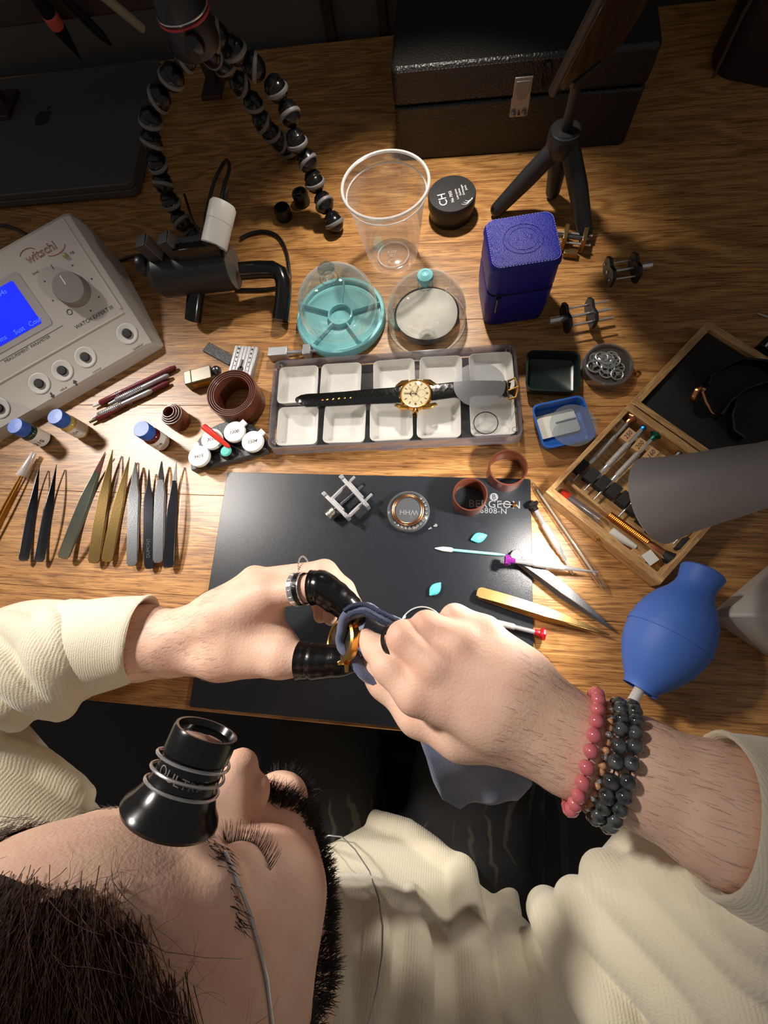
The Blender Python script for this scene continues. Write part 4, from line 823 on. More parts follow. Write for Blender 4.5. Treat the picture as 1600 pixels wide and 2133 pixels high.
part(MB().lathe([(4.6, L_), (4.6, L_ + 5)], 16).torus(4.7, .5, 16, 6, c=(0, 0, L_ + 2.5)).torus(4.7, .5, 16, 6, c=(0, 0, L_ + 4.4)), 'valve_thread', M_chrome, bl)
part(MB().lathe([(2.4, L_ + 5), (2.4, L_ + 12), (0, L_ + 12)], 12), 'valve_stem', M_chrome, bl)
part(MB().lathe([(4, L_ + 9), (4.3, L_ + 24), (3.2, L_ + 24), (3, L_ + 9)], 16), 'nozzle_tip', clear('rim_plastic'), bl)
# ================================================================ pale device at the right edge
q = at(1503, 1282, 30); d2 = thing('grey_device', 'corner of a pale grey instrument at the right edge beside the blower', 'instrument', (q.x, q.y, 0), 3)
def dr_(z, a): return [(a * 1.05, 0, z), (150, -118 + a * .9, z), (270, 0, z), (150, 118 - a * .9, z)]
part(MB().loft([dr_(0, 6), dr_(3, 3), dr_(30, 0), dr_(48, 16), dr_(60, 46), dr_(62, 56)]), 'housing', m_case, d2, 2)
part(MB().lathe([(0, 0), (1.6, 0), (0, .5)], 10, TR(66, 26, 62)), 'screw', M_ink, d2)
part(MB().box(150, 0, 63, 60, 50, 2), 'panel', mat('dish_pale', (206, 202, 196), .5), d2, .6)
A, B, an, L_ = span((1580, 652), (1640, 672), 3); solo(MB().tube([(0, 0, 2), (30, 0, 2), (60, 0, 2)], [.6, 1.6, 2], 10), 'glass_probe', clear('rim_plastic'), 'tip of a clear glass probe at the right edge above the box lid', 'probe', (A.x, A.y, .2), math.degrees(an))
q = at(1592, 724, 10); t = thing('black_clip', 'small black clip beside the box lid at the right edge', 'clip', (q.x + 8, q.y - 4, 0), ban); part(MB().box(0, 0, 8, 30, 13, 15), 'body', M_black, t, 1); part(MB().box(-9, -3, 15.8, 2, 6, .6), 'mark', M_white, t)
# ================================================================ tweezers
def tweezers(rear, tip, label, m, W=9.6, roll=22, style='taper', spread=7, tipm=None, group='tweezers in a row', z=4., stamp=None, zt=None, tipf=.0):
    A = at(rear[0], rear[1], z); B = at(tip[0], tip[1], z if zt is None else zt); L_ = (B - A).length; an = math.degrees(math.atan2((B - A).y, (B - A).x))
    t = thing('tweezers', label, 'tweezers', (A.x, A.y, 0), an, group)
    spread *= 1.35; roll *= 1.15
    def width(u):
        if u < .035: return W * max(math.sqrt(max(1 - (1 - u / .035) ** 2, 0)), .08)
        if style == 'taper': return W * (1 - .12 * u / .5) if u < .5 else W * (.88 * (1 - (u - .5) / .5) ** 1.05 + .05)
        if style == 'fine': return W if u < .68 else (W * (1 - (u - .68) / .14 * .74) if u < .82 else W * (.26 * (1 - (u - .82) / .18) + .06))
        if style == 'neck': return W if u < .66 else (W * (1 - (u - .66) / .16 * .55) if u < .82 else W * (.45 * (1 - (u - .82) / .18) + .12))
    def arm(sgn, u0=0., u1=1.):
        rings = []; n_ = 22
        for u in ([0, .003, .008, .015, .024, .034] if u0 == 0 else [u0]) + [max(u0, .035) + (u1 - max(u0, .035)) * k / n_ for k in range(1, n_ + 1)]:
            w_ = width(u) / 2
            c = sgn * (spread / 2 * math.sin(math.pi * min(u * 1.02, 1)) ** .8 + .7 + (0 if u < .97 else 0)); th = .75
            c += sgn * tipf * u
            rings.append([(u * L_, a, c + b) for a, b in ((-w_, -th), (w_, -th), (w_, th), (-w_, th))])
        return MB().loft(rings)
    X = TR(0, 0, spread / 2 + 2.4) @ RX(roll)
    for sgn in (1, -1):
        a = arm(sgn, 0, .8 if tipm else 1.); part(MB().add(a.v, a.f, X), 'arm', m, t, .25)
        if tipm: b = arm(sgn, .8, 1.); part(MB().add(b.v, b.f, X), 'tip', tipm, t, .2)
    part(MB().box(3.4, 0, 0, 6, W * .78, 2.4, X), 'weld', m, t, .4)
    if stamp: text(stamp, 5, X @ TR(L_ * .19, 0, spread * .28 + 2.6) @ RZ(0), mat('etched', (86, 86, 90), .5, .6), t)
    return t
m_gold2 = mat('bronze_tweezer', (172, 142, 90), .42, 1., bump=(900, .2)); m_sil = mat('matte_silver', (150, 151, 154), .45, 1., bump=(900, .2)); m_dk = mat('dark_tweezer', (92, 93, 100), .26, 1.); m_gg = mat('greenish_steel', (140, 144, 132), .42, 1., bump=(700, .3))
tc = tweezers((-46, 1176), (68, 950), 'narrow gold tweezers with a clear tip cover at the far left', M_brass, W=5, roll=65, spread=4)
A = at(46, 992, 6); B = at(71, 943, 7); solo(MB().lathe([(7, 0), (6, 2), (3.2, 26), (3, (B - A).length)], 16), 'tip_cover', clear('rim_plastic'), 'clear plastic cover on the tip of the far left tweezers', 'cover', A, M=align(A, B))
tweezers((56, 1170), (89, 972), 'left one of the two dark polished tweezers', m_dk, roll=42, spread=9)
tweezers((88, 1172), (124, 970), 'right one of the two dark polished tweezers', m_dk, roll=42, spread=9)
tweezers((141, 1166), (229, 947), 'grey tweezers with brown insulated tips splayed wide open', m_gg, W=11, roll=30, spread=13, tipm=mat('tip_brown', (122, 78, 70), .4), tipf=3)
tweezers((202, 1175), (241, 941), 'left one of the two bronze tweezers', m_gold2, W=11.5, roll=26, spread=10)
tweezers((228, 1172), (275, 955), 'right one of the two bronze tweezers', m_gold2, W=11, roll=26, spread=9)
tweezers((280, 1180), (287, 966), 'matte silver tweezers with a blunt necked tip', m_sil, W=10.6, roll=22, style='neck', spread=8)
tweezers((315, 1186), (314, 980), 'dark silver tweezers with needle-fine tips and engraved handle', m_dk, W=9.6, roll=20, style='fine', spread=7, stamp='DUMONT')
tweezers((334, 1174), (341, 964), 'bright silver tweezers with a dark necked tip', m_sil, W=10.2, roll=20, style='neck', spread=8, tipm=M_steeld)
tweezers((356, 1184), (372, 965), 'rightmost chrome tweezers of the row beside the mat', m_dk, W=10.8, roll=22, spread=9, tipm=M_steelb)
tweezers((993, 1233), (1268, 1323), 'gold tweezers lying across the right edge of the mat', m_gold2, W=11.5, roll=-14, spread=8, group='tweezers on the mat', z=7, zt=6)
tweezers((1066, 1150), (1273, 1310), 'engraved silver tweezers crossing under the purple screwdriver', m_sil, W=12, roll=-12, spread=7, group='tweezers on the mat', z=7, zt=6, stamp='DUMONT')
# ================================================================ screwdrivers and glass rods on the desk by the mat
driver((1247, 1192), (1052, 1166), 12, 17, 'purple-headed screwdriver resting across silver tweezers', m_pu, head=6, fat=1.1)
driver((1194, 1196), (1108, 1048), 4, 8, 'black-headed steel screwdriver right of the mat', M_black, head=6.5, fat=1.25)
driver((935, 1273), (1136, 1322), 4, 8, 'red-headed screwdriver half under the right hand', m_rd, head=6, fat=1.1)
lying((1108, 1004), (1266, 1236), 4, 'glass_rod', 'long clear glass rod along the right edge of the mat', 'rod', lambda L: [('rod', clear('rod_glass', (240, 236, 226), .12, .7), [(0, 0), (1.4, 1), (3.6, 14), (3.6, L - 22), (3.2, L - 10), (.6, L), (0, L)], 16), ('core', clear('rim_plastic'), [(0, 10), (1.1, 10), (1.1, L - 20), (0, L - 20)], 8)])
lying((905, 1142), (1060, 1157), 3.4, 'foam_swab', 'teal cleaning swab with a white pointed tip on the mat', 'swab', lambda L: [('tip', mat('swab_white', (214, 226, 222), .8), [(0, 0), (.9, 1.5), (2.6, 9), (2.6, 17), (1.9, 19)], 14), ('stick', mat('swab_teal', (128, 208, 196), .5), [(1.5, 17), (1.5, L - 12), (.5, L), (0, L)], 12)])
for (px, py, a, lb, sc) in ((998, 1120, 18, 'teal leaf-shaped putty lump above the swab', 1.), (907, 1227, 52, 'teal leaf-shaped putty lump near the hands', .95)):
    q = at(px, py, 4); rings = []
    for k in range(13):
        u = k / 12; w_ = 5.2 * math.sin(math.pi * min(max(u, .03), .985)) ** .8 * (1.15 - .3 * u)
        rings.append([((u - .5) * 17, w_ * math.cos(b), 2.6 + (1.4 + 1.3 * math.sin(math.pi * u)) * math.sin(b) * (1 if math.sin(b) > 0 else .8) + .6 * math.cos(b) * u) for b in [2 * math.pi * j / 14 for j in range(14)]])
    solo(MB().loft(rings), 'putty_lump', mat('putty_mint', (88, 196, 196), .6, bump=(220, .8)), lb, 'putty', (q.x, q.y, 2), a)
for (px, py, r, lb) in ((908, 1094, 1.7, 'larger of the two tiny clear jewels on the mat'), (897, 1100, 1.3, 'smaller of the two tiny clear jewels on the mat')):
    q = at(px, py, 3); solo(MB().lathe([(0, 0), (r, .2), (r, 1), (r * .6, 1.8), (0, 1.9)], 12).ball((-1.5, -1, .9), r * .6, 8), 'jewel', M_chrome, lb, 'jewel', (q.x, q.y, 2))
q = at(1068, 1052, 4); t = thing('winding_crown', 'tiny gold winding crown with its stem on the mat print', 'crown', (q.x, q.y, 2), 175)
part(MB().lathe([(0, 0), (2.5, 0), (2.7, .5), (2.7, 3), (2.3, 3.4), (0, 3.5)], 20, TR(0, 0, 2.8) @ RY(-90)), 'crown', M_gold, t); part(MB().lathe([(.5, 0), (.5, 14), (0, 14)], 8, TR(0, 0, 2.8) @ RY(90)), 'stem', M_steel, t)
# round clear puck with gold ring and printed letters
q = at(850, 1062, 12); pk = thing('bezel_puck', 'round clear puck holding a rose gold bezel ring', 'puck', (q.x, q.y, 2))
part(MB().lathe([(0, .1), (20.5, .1), (22.3, 1), (22.6, 4), (21.6, 7), (19.6, 8), (18.8, 7), (18.2, 3), (0, 3)], 56), 'dish', clear('puck_plastic', (226, 230, 230), .1, .65, .06, haze=.06), pk)
part(MB().lathe([(0, 3), (14.6, 3), (14.6, 9.6), (0, 9.6)], 44), 'drum', mat('drum_grey', (74, 76, 80), .4), pk)
for R_o, h_ in ((16.2, 9.4), (14.6, 10.3)): part(MB().torus(R_o, .75, 56, 8, c=(0, 0, h_)), 'gold_ring', M_rose, pk)
text('WHH', 8, TR(1, -2.4, 9.7) @ RZ(180) , M_grey_print, pk, ext=.1)
part(MB().box(2, -8, 9.7, .3, 4, .1, RZ(12)), 'fine_line', M_grey_print, pk)
for k in range(15): 
    a = R_(-135 + 13 * k); part(MB().torus(.9 + .02 * k, .35, 14, 5, c=(19.2 * math.cos(a), 19.2 * math.sin(a), 7.4)), 'rim_bubble', M_chrome, pk)
q = at(880, 1312, 4); cr = thing('watch_glass', 'large loose watch crystal on the mat behind the right hand', 'crystal', (q.x, q.y, 2))
part(MB().lathe([(0, 3.6), (12, 3.2), (20, 1.6), (22.6, .3)], 48), 'pane', clear('crystal'), cr); part(MB().torus(22.4, .7, 56, 8, c=(0, 0, .8)), 'rim', clear('rim_plastic'), cr)
A, B, an, L_ = span((508, 1211), (560, 1206), 3); solo(MB().tube([(0, 0, 1.5), (8, 0, 1.5), (L_, 0, 1.5)], [.3, 1.4, 1.6], 10), 'white_pick', M_white, 'white pointed pick lying under the left hand', 'pick', (A.x, A.y, 2), math.degrees(an))
# ================================================================ the person: smooth implicit surfaces meshed with surface nets
from mathutils.bvhtree import BVHTree
class SDF:
    def __init__(s, lo, hi, h):
        s.lo = np.array(lo, float); s.h = h; s.n = np.ceil((np.array(hi) - s.lo) / h).astype(int) + 1
        s.D = np.full(s.n, 60., np.float32); s.ax = [s.lo[i] + h * np.arange(s.n[i]) for i in range(3)]
    def win(s, lo, hi, pad):
        a = np.maximum(np.floor((np.array(lo) - pad - s.lo) / s.h).astype(int), 0); b = np.minimum(np.ceil((np.array(hi) + pad - s.lo) / s.h).astype(int) + 1, s.n)
        if (b <= a).any(): return None
        sl = tuple(slice(i, j) for i, j in zip(a, b))
        g = np.meshgrid(*[s.ax[i][sl[i]] for i in range(3)], indexing='ij', sparse=True); return sl, g
    def mix(s, sl, d, k, sub=False):
        D = s.D[sl]
        if sub: D2 = -D; h = np.maximum(k - np.abs(D2 - d), 0) / k; s.D[sl] = -(np.minimum(D2, d) - h * h * k * .25); return
        h = np.maximum(k - np.abs(D - d), 0) / k; s.D[sl] = np.minimum(D, d) - h * h * k * .25
    def cap(s, a, b, ra, rb=None, k=8., sub=False):
        rb = ra if rb is None else rb; a = np.array(a, float); b = np.array(b, float); r = max(ra, rb)
        w = s.win(np.minimum(a, b) - r, np.maximum(a, b) + r, k + 3 * s.h)
        if w is None: return s
        sl, (X, Y, Z) = w; ba = b - a; L2 = ba @ ba + 1e-9
        t = np.clip(((X - a[0]) * ba[0] + (Y - a[1]) * ba[1] + (Z - a[2]) * ba[2]) / L2, 0, 1)
        d = np.sqrt((X - a[0] - t * ba[0]) ** 2 + (Y - a[1] - t * ba[1]) ** 2 + (Z - a[2] - t * ba[2]) ** 2) - (ra + t * (rb - ra))
        s.mix(sl, d, k, sub); return s
    def chain(s, pts, rr, k=8.):
        for i in range(len(pts) - 1): s.cap(pts[i], pts[i + 1], rr[i], rr[i + 1], k)
        return s
    def ell(s, c, r, k=8., R=None, sub=False):
        c = np.array(c, float); r = np.array(r, float); m = r.max() if R is not None else r
        w = s.win(c - m, c + m, k + 3 * s.h)
        if w is None: return s
        sl, (X, Y, Z) = w; P = [X - c[0], Y - c[1], Z - c[2]]
        if R is not None: R = np.array(R); P = [R[0, i] * P[0] + R[1, i] * P[1] + R[2, i] * P[2] for i in range(3)]
        q = np.sqrt((P[0] / r[0]) ** 2 + (P[1] / r[1]) ** 2 + (P[2] / r[2]) ** 2); g = np.sqrt((P[0] / r[0] ** 2) ** 2 + (P[1] / r[1] ** 2) ** 2 + (P[2] / r[2] ** 2) ** 2) + 1e-9
        s.mix(sl, q * (q - 1) / g, k, sub); return s
    def nets(s):
        D = s.D; n = s.n; I = D < 0
        c = np.zeros(n - 1, np.int8)
        for dx in (0, 1):
            for dy in (0, 1):
                for dz in (0, 1): c += I[dx:n[0] - 1 + dx, dy:n[1] - 1 + dy, dz:n[2] - 1 + dz]
        act = (c > 0) & (c < 8); cell = np.argwhere(act); idx = np.full(n - 1, -1, np.int32); idx[act] = np.arange(len(cell))
        P = np.zeros((len(cell), 3)); W = np.zeros(len(cell)); x, y, z = cell.T
        cor = [(i, j, k) for i in (0, 1) for j in (0, 1) for k in (0, 1)]
        for a in cor:
            for ax_ in range(3):
                if a[ax_]: continue
                b = list(a); b[ax_] = 1
                da = D[x + a[0], y + a[1], z + a[2]]; db = D[x + b[0], y + b[1], z + b[2]]; m = (da < 0) != (db < 0)
                t = np.where(m, da / np.where(m, da - db, 1), 0); p = np.array(a, float)[None].repeat(len(cell), 0); p[:, ax_] += t
                P[m] += p[m]; W[m] += 1
        V = (cell + P / W[:, None]) * s.h + s.lo; F = []
        for ax_ in range(3):
            u, v = (ax_ + 1) % 3, (ax_ + 2) % 3
            A = [slice(None)] * 3; B = [slice(None)] * 3; A[ax_] = slice(0, -1); B[ax_] = slice(1, None)
            e = I[tuple(A)] != I[tuple(B)]; q = np.argwhere(e); q = q[(q[:, u] > 0) & (q[:, v] > 0) & (q[:, u] < n[u] - 1) & (q[:, v] < n[v] - 1)]
            ins = I[q[:, 0], q[:, 1], q[:, 2]]
            def cid(du, dv):
                w = q.copy(); w[:, u] -= du; w[:, v] -= dv; return idx[w[:, 0], w[:, 1], w[:, 2]]
            f = np.stack([cid(1, 1), cid(0, 1), cid(0, 0), cid(1, 0)], 1); f[~ins] = f[~ins][:, ::-1]; F.append(f)
        F = np.concatenate(F); F = F[(F >= 0).all(1)]
        return V, F
def relax(V, F, it=2, lam=.5):
    n = len(V); e = np.concatenate([F[:, [i, (i + 1) % 4]] for i in range(4)]); e = np.concatenate([e, e[:, ::-1]])
    cnt = np.bincount(e[:, 0], minlength=n).astype(float)[:, None]; cnt[cnt == 0] = 1
    for _ in range(it):
        A = np.stack([np.bincount(e[:, 0], V[e[:, 1], i], minlength=n) for i in range(3)], 1) / cnt; V = V + lam * (A - V)
    return V
def vmesh(name, V, F, colr=None):
    me = bpy.data.meshes.new(name); n = len(V); m = len(F)
    me.vertices.add(n); me.vertices.foreach_set('co', (V * S).astype(np.float32).ravel())
    me.loops.add(4 * m); me.loops.foreach_set('vertex_index', F.astype(np.int32).ravel())
    me.polygons.add(m); me.polygons.foreach_set('loop_start', np.arange(0, 4 * m, 4, dtype=np.int32)); 
    me.update(calc_edges=True); me.validate(); me.shade_smooth()
    if colr is not None:
        a = me.color_attributes.new('Col', 'FLOAT_COLOR', 'POINT'); a.data.foreach_set('color', np.concatenate([colr, np.ones((n, 1))], 1).astype(np.float32).ravel())
    return me
def bvh(V, F): return BVHTree.FromPolygons([tuple(v) for v in V], [tuple(f) for f in F])
def normals(V, F):
    fn = np.cross(V[F[:, 2]] - V[F[:, 0]], V[F[:, 3]] - V[F[:, 1]]); N = np.zeros_like(V)
    for i in range(4): np.add.at(N, F[:, i], fn)
    return N / (np.linalg.norm(N, axis=1, keepdims=True) + 1e-9)
PB = Vector((-80, -330, -750))          # base of the person on the floor
pers = thing('person', 'person in a cream sweater bent over the desk polishing a watch case with a cloth', 'person', PB)
def a3(px, py, z): return np.array(at(px, py, z))
# ---------------------------------------------------------------- head (own frame: x right, y forward, z up, origin between the eyes)
HE = Euler((-0.12, -0.175, -0.03), 'XYZ').to_matrix(); HT = Vector((-125, -116, 208)); HR = np.array(HE); HTn = np.array(HT)
def h2w(p): return np.array(p) @ HR.T + HTn
def w2h(p): return (np.array(p) - HTn) @ HR
hd_ = SDF((-98, -215, -185), (98, 52, 145), 2.0)
hd_.ell((0, -90, 32), (78, 99, 92), 8).ell((-20, -80, 44), (82, 94, 88), 20).ell((0, -38, -28), (59, 46, 66), 26)
for sx in (-1, 1):
    hd_.cap((0, -8, -99), (sx * 46, -70, -74), 17, 15, 22).ell((sx * 41, -18, -30), (23, 24, 24), 18).cap((sx * 48, -24, -34), (sx * 66, -80, -12), 13, 12, 16)
hd_.ell((0, -46, -82), (47, 44, 28), 18)
hd_.cap((-33, 0, 20), (33, 0, 20), 9.5, 9.5, 14)
for sx in (-1, 1): hd_.ell((sx * 32, 8, 0), (15, 12, 11), 9, sub=True)
for sx in (-1, 1): hd_.ell((sx * 32, -6.5, -1), (14.5, 13.5, 13), 3.5)
hd_.ell((0, 0, -70), (31, 15, 25), 14)
hd_.cap((0, 5, 12), (0, 30, -33), 6.8, 8.8, 9).ell((0, 31, -37), (10.5, 10, 9), 5)
for sx in (-1, 1): hd_.ell((sx * 12.5, 18, -41), (7.5, 11, 7), 5)
hd_.ell((0, 12, -66.5), (21, 6.5, 4.6), 3).ell((0, 11.5, -75), (18, 7, 5.4), 3).ell((0, 9, -100), (15, 10, 12), 12)
hd_.ell((0, 12, -26), (14, 15, 20), 8)
for sx in (-1, 1): hd_.ell((sx * 78, -92, -8), (7, 16, 29), 6)
hd_.cap((0, -96, -50), (0, -125, -180), 55, 58, 20)
Vh, Fh = hd_.nets(); Vh = relax(Vh, Fh, 2); del hd_
skin = np.array(lin((242, 200, 176))[:3]); red = np.array(lin((220, 146, 126))[:3]); lipc = np.array(lin((196, 96, 104))[:3])
def tint(V, base, spots):
    C = np.tile(base, (len(V), 1))
    for c, r, t, a in spots:
        w = a * np.exp(-((np.linalg.norm((V - np.array(c)) / np.array(r), axis=1)) ** 2)); C = C * (1 - w[:, None]) + np.array(t) * w[:, None]
    nz = sum(np.sin(V @ np.array(w) + p) for w, p in (((.19, .13, .07), 0), ((-.11, .23, .17), 1), ((.31, -.09, .21), 2), ((.05, .37, -.27), 3))) / 4
    return C * (1 + .09 * nz[:, None] * np.array([.5, 1, 1.1]))
Ch = tint(Vh, skin, [((0, 14, -66.5), (17, 9, 4), lipc, .95), ((0, 13, -75), (15, 9, 4.4), lipc, .95), ((0, 27, -38), (13, 14, 12), red, .45), ((40, 0, -30), (22, 22, 20), red, .3), ((-40, 0, -30), (22, 22, 20), red, .3)])
Nh = normals(Vh, Fh); hb = bvh(Vh @ HR.T + HTn, Fh)
# ---------------------------------------------------------------- left arm and hand
la = SDF((-470, -175, 0), (-40, 75, 160), 1.6)
W_ = a3(352, 1340, 86)
la.chain([a3(-120, 1420, 70), a3(180, 1352, 78), a3(300, 1338, 84), W_], [44, 36, 29, 23], 14)
la.cap(a3(240, 1340, 70), W_ - [0, 0, 10], 30, 21, 14)
iM, mM, rM, pM = a3(556, 1238, 108), a3(538, 1213, 96), a3(530, 1207, 78), a3(525, 1212, 62)
la.chain([W_, a3(455, 1290, 98), iM], [22, 18, 13.5], 14).chain([W_ - [0, 0, 6], a3(450, 1280, 86), mM], [20, 17, 12.5], 12).chain([W_ - [0, 0, 14], a3(450, 1280, 72), rM], [18, 16, 12], 12).chain([W_ - [0, 0, 20], a3(455, 1285, 62), pM], [16, 14, 11], 12)
la.chain([iM, a3(668, 1222, 119), a3(716, 1257, 113), a3(742, 1283, 106)], [12.5, 10.6, 9, 7.6], 5)
la.chain([mM, a3(676, 1192, 104), a3(716, 1228, 95), a3(738, 1262, 92)], [12, 10.2, 8.8, 7.4], 4)
la.chain([rM, a3(662, 1210, 82), a3(694, 1248, 74), a3(690, 1286, 76)], [11.5, 9.8, 8.4, 7.4], 4)
la.chain([pM, a3(640, 1222, 64), a3(668, 1255, 60), a3(668, 1283, 64)], [10.5, 8.8, 7.6, 6.6], 4)
la.chain([W_ + [6, -6, -4], a3(462, 1366, 92), a3(585, 1372, 100), a3(662, 1378, 103), a3(732, 1376, 106)], [19, 19, 14, 11.4, 8.6], 9)
la.chain([a3(480, 1320, 94), a3(555, 1268, 98)], [19, 12.5], 14).chain([a3(500, 1345, 93), a3(585, 1345, 96)], [18, 10], 14).cap(a3(560, 1290, 92), a3(585, 1335, 92), 9, 8, 14)
Vl, Fl = la.nets(); Vl = relax(Vl, Fl, 2); del la
# ---------------------------------------------------------------- right arm and hand
ra = SDF((-95, -215, 70), (330, 45, 215), 1.6)
Wr = a3(1185, 1550, 132)
ra.chain([a3(1790, 1800, 150), a3(1500, 1690, 150), a3(1330, 1606, 142), Wr], [37, 35, 30, 26], 9)
ra.chain([Wr + [-4, 6, 0], a3(1120, 1500, 136)], [25, 25], 14)
iM2, mM2, rM2, pM2 = a3(866, 1447, 146), a3(907, 1388, 152), a3(962, 1340, 148), a3(1010, 1318, 138)
ra.chain([Wr, a3(1020, 1492, 140), iM2], [22, 19, 12.8], 15).chain([Wr, a3(1040, 1460, 145), mM2], [23, 19, 12.6], 14).chain([Wr, a3(1065, 1428, 142), rM2], [23, 18, 12.2], 14).chain([Wr, a3(1090, 1412, 134), pM2], [22, 16, 11.5], 14)
ra.cap(a3(1040, 1470, 128), a3(950, 1410, 128), 20, 15, 16)
ra.chain([iM2, a3(812, 1390, 142), a3(784, 1352, 126), a3(762, 1330, 114)], [12.8, 11.2, 9.6, 7.8], 5)
ra.chain([mM2, a3(842, 1328, 148), a3(818, 1352, 128), a3(790, 1372, 114)], [12.8, 11.4, 9.4, 8], 4)
ra.chain([rM2, a3(889, 1306, 144), a3(862, 1332, 122), a3(846, 1366, 110)], [12.2, 10.8, 9, 7.8], 4)
ra.chain([pM2, a3(948, 1288, 137), a3(922, 1312, 118), a3(902, 1344, 108)], [11.6, 9.8, 8.2, 7.2], 4)
ra.chain([a3(1080, 1535, 126), a3(960, 1522, 120), a3(872, 1488, 112), a3(800, 1420, 104), a3(768, 1386, 102)], [20, 18, 14, 11, 8.6], 10)
Vr, Fr = ra.nets(); Vr = relax(Vr, Fr, 2); del ra
kn = [(p, (13, 13, 13), red, .5) for p in (iM, mM, a3(668, 1222, 119), iM2, mM2, rM2, pM2, a3(842, 1328, 148), a3(889, 1306, 144))]
Vw = np.concatenate([Vh @ HR.T + HTn, Vl, Vr]); Fw = np.concatenate([Fh, Fl + len(Vh), Fr + len(Vh) + len(Vl)])
Cw = np.concatenate([Ch, tint(Vl, skin, kn[:3]), tint(Vr, skin, kn[3:])])
m_skin = mat('skin', (214, 158, 130), .52, spec=.32, vcol=True, bump=(520, .5), sss=.14)
PBn = np.array(PB)
put(vmesh('body', Vw - PBn, Fw, Cw), 'body', m_skin, pers)
lb_ = bvh(Vl, Fl); rb_ = bvh(Vr, Fr)
# ---------------------------------------------------------------- sweater
def torso(h, lo, hi):
    s = SDF(lo, hi, h)
    s.ell((-45, -335, -120), (165, 115, 130), 10).ell((-70, -335, 0), (185, 92, 95), 40).cap((-255, -300, 18), (130, -335, 18), 58, 62, 40)
    s.cap((-60, -280, 30), (-95, -262, 62), 70, 62, 26)
    EL = a3(-170, 1500, 62); s.chain([(-275, -295, 20), EL * [1, 1, 1]], [58, 56], 24)
    s.chain([EL, a3(-60, 1405, 72), a3(70, 1372, 78), a3(150, 1356, 81)], [54, 52, 48, 44], 20).cap(a3(150, 1356, 81), a3(215, 1343, 84), 38, 33, 8)
    ER = a3(1800, 1810, 146); s.chain([(140, -335, 20), (225, -300, 80), ER], [66, 62, 62], 26).chain([ER, a3(1690, 1766, 148)], [56, 51], 12).cap(a3(1690, 1766, 148), a3(1630, 1742, 150), 44, 40, 8)
    s.cap(a3(1385, 1835, 60), (100, -345, -10), 36, 76, 26).cap(a3(1480, 1860, 85), (150, -345, 10), 46, 70, 30)
    return s
sb_ = torso(6., (-480, -470, -215), (345, 60, 235)); Vb, Fb = sb_.nets(); tb = bvh(Vb, Fb)
def hit(tree, px, py, off=0.):
    d = ray(px, py).normalized(); h, n, i, t = tree.ray_cast(CP, d)
    return None if h is None else np.array(h - d * off)
sw = torso(2.5, (-480, -470, -215), (345, 60, 235))
folds = [([(955, 1765), (965, 1850), (985, 1960), (1000, 2133)], 15, 1), ([(1048, 1838), (1062, 1950), (1090, 2133)], 13, 1), ([(1112, 1858), (1170, 1940), (1250, 2060), (1290, 2133)], 17, 1),
         ([(1205, 1885), (1290, 1950), (1390, 2060), (1450, 2133)], 18, 1), ([(1262, 1830), (1345, 1890), (1470, 2010), (1560, 2120)], 18, 1), ([(1340, 1810), (1430, 1870), (1590, 2010)], 15, .7), ([(1420, 1830), (1500, 1880), (1600, 1950)], 12, .6), ([(1150, 1990), (1220, 2060), (1270, 2133)], 12, .5), ([(1330, 1950), (1420, 2040), (1500, 2133)], 12, .5),
         ([(690, 1830), (700, 1930), (690, 2060), (690, 2133)], 11, .3), ([(775, 1850), (785, 1950), (770, 2133)], 10, .3), ([(860, 1850), (870, 1970), (865, 2133)], 11, .3), ([(660, 1700), (760, 1705), (850, 1735), (925, 1790)], 12, .6),
         ([(10, 1290), (70, 1330), (110, 1400), (150, 1470)], 12, .6), ([(-20, 1370), (60, 1440), (150, 1480)], 13, .8), ([(-10, 1470), (80, 1520), (150, 1570)], 13, .8), ([(0, 1560), (80, 1590), (170, 1660)], 12, .8), ([(100, 1280), (125, 1350), (160, 1430)], 8, .8)]
for pts, r, tp0 in folds:
    P = []
    for a, b in zip(pts[:-1], pts[1:]):
        for k in range(4): P.append((a[0] + (b[0] - a[0]) * k / 4, a[1] + (b[1] - a[1]) * k / 4))
    P.append(pts[-1]); n = len(P); Q = []
    for k, (px, py) in enumerate(P):
        rk = r * (tp0 + (1 - tp0) * min(1, k / (n * .5))); h = hit(tb, px, py, -rk * .12)
        if h is not None: Q.append((h, rk))
    for (p, ra_), (q, rb2) in zip(Q[:-1], Q[1:]):
        if np.linalg.norm(p - q) < 60: sw.cap(p, q, ra_, rb2, 6)
Vs, Fs = sw.nets(); Vs = relax(Vs, Fs, 1)
m_sw = mat('sweater_cream', (230, 220, 194), .9, sheen=.35, bump=(900, .8)); 

def knit(m, sc_, st):
    nt = m.node_tree; wv = nt.nodes.new('ShaderNodeTexWave'); wv.inputs['Scale'].default_value = sc_; wv.inputs['Distortion'].default_value = 1.5; wv.inputs['Detail'].default_value = 1
    b2 = nt.nodes.new('ShaderNodeBump'); b2.inputs['Strength'].default_value = st; b2.inputs['Distance'].default_value = .0008
    tcn = [n for n in nt.nodes if n.bl_idname == 'ShaderNodeTexCoord'][0]; nt.links.new(tcn.outputs['Object'], wv.inputs['Vector']); nt.links.new(wv.outputs['Fac'], b2.inputs['Height'])
    bp0 = [n for n in nt.nodes if n.bl_idname == 'ShaderNodeBump' and n is not b2][0]; nt.links.new(bp0.outputs['Normal'], b2.inputs['Normal']); nt.links.new(b2.outputs['Normal'], nt.nodes['Principled BSDF'].inputs['Normal'])
knit(m_sw, 130, .25)
swo = put(vmesh('sweater', Vs - PBn, Fs), 'sweater', m_sw, pers, label='thick cream knitted sweater with wide cuffs')
m_rib = mat('sweater_rib', (230, 220, 194), .9, sheen=.35, bump=(1100, .7))
knit(m_rib, 170, .2)
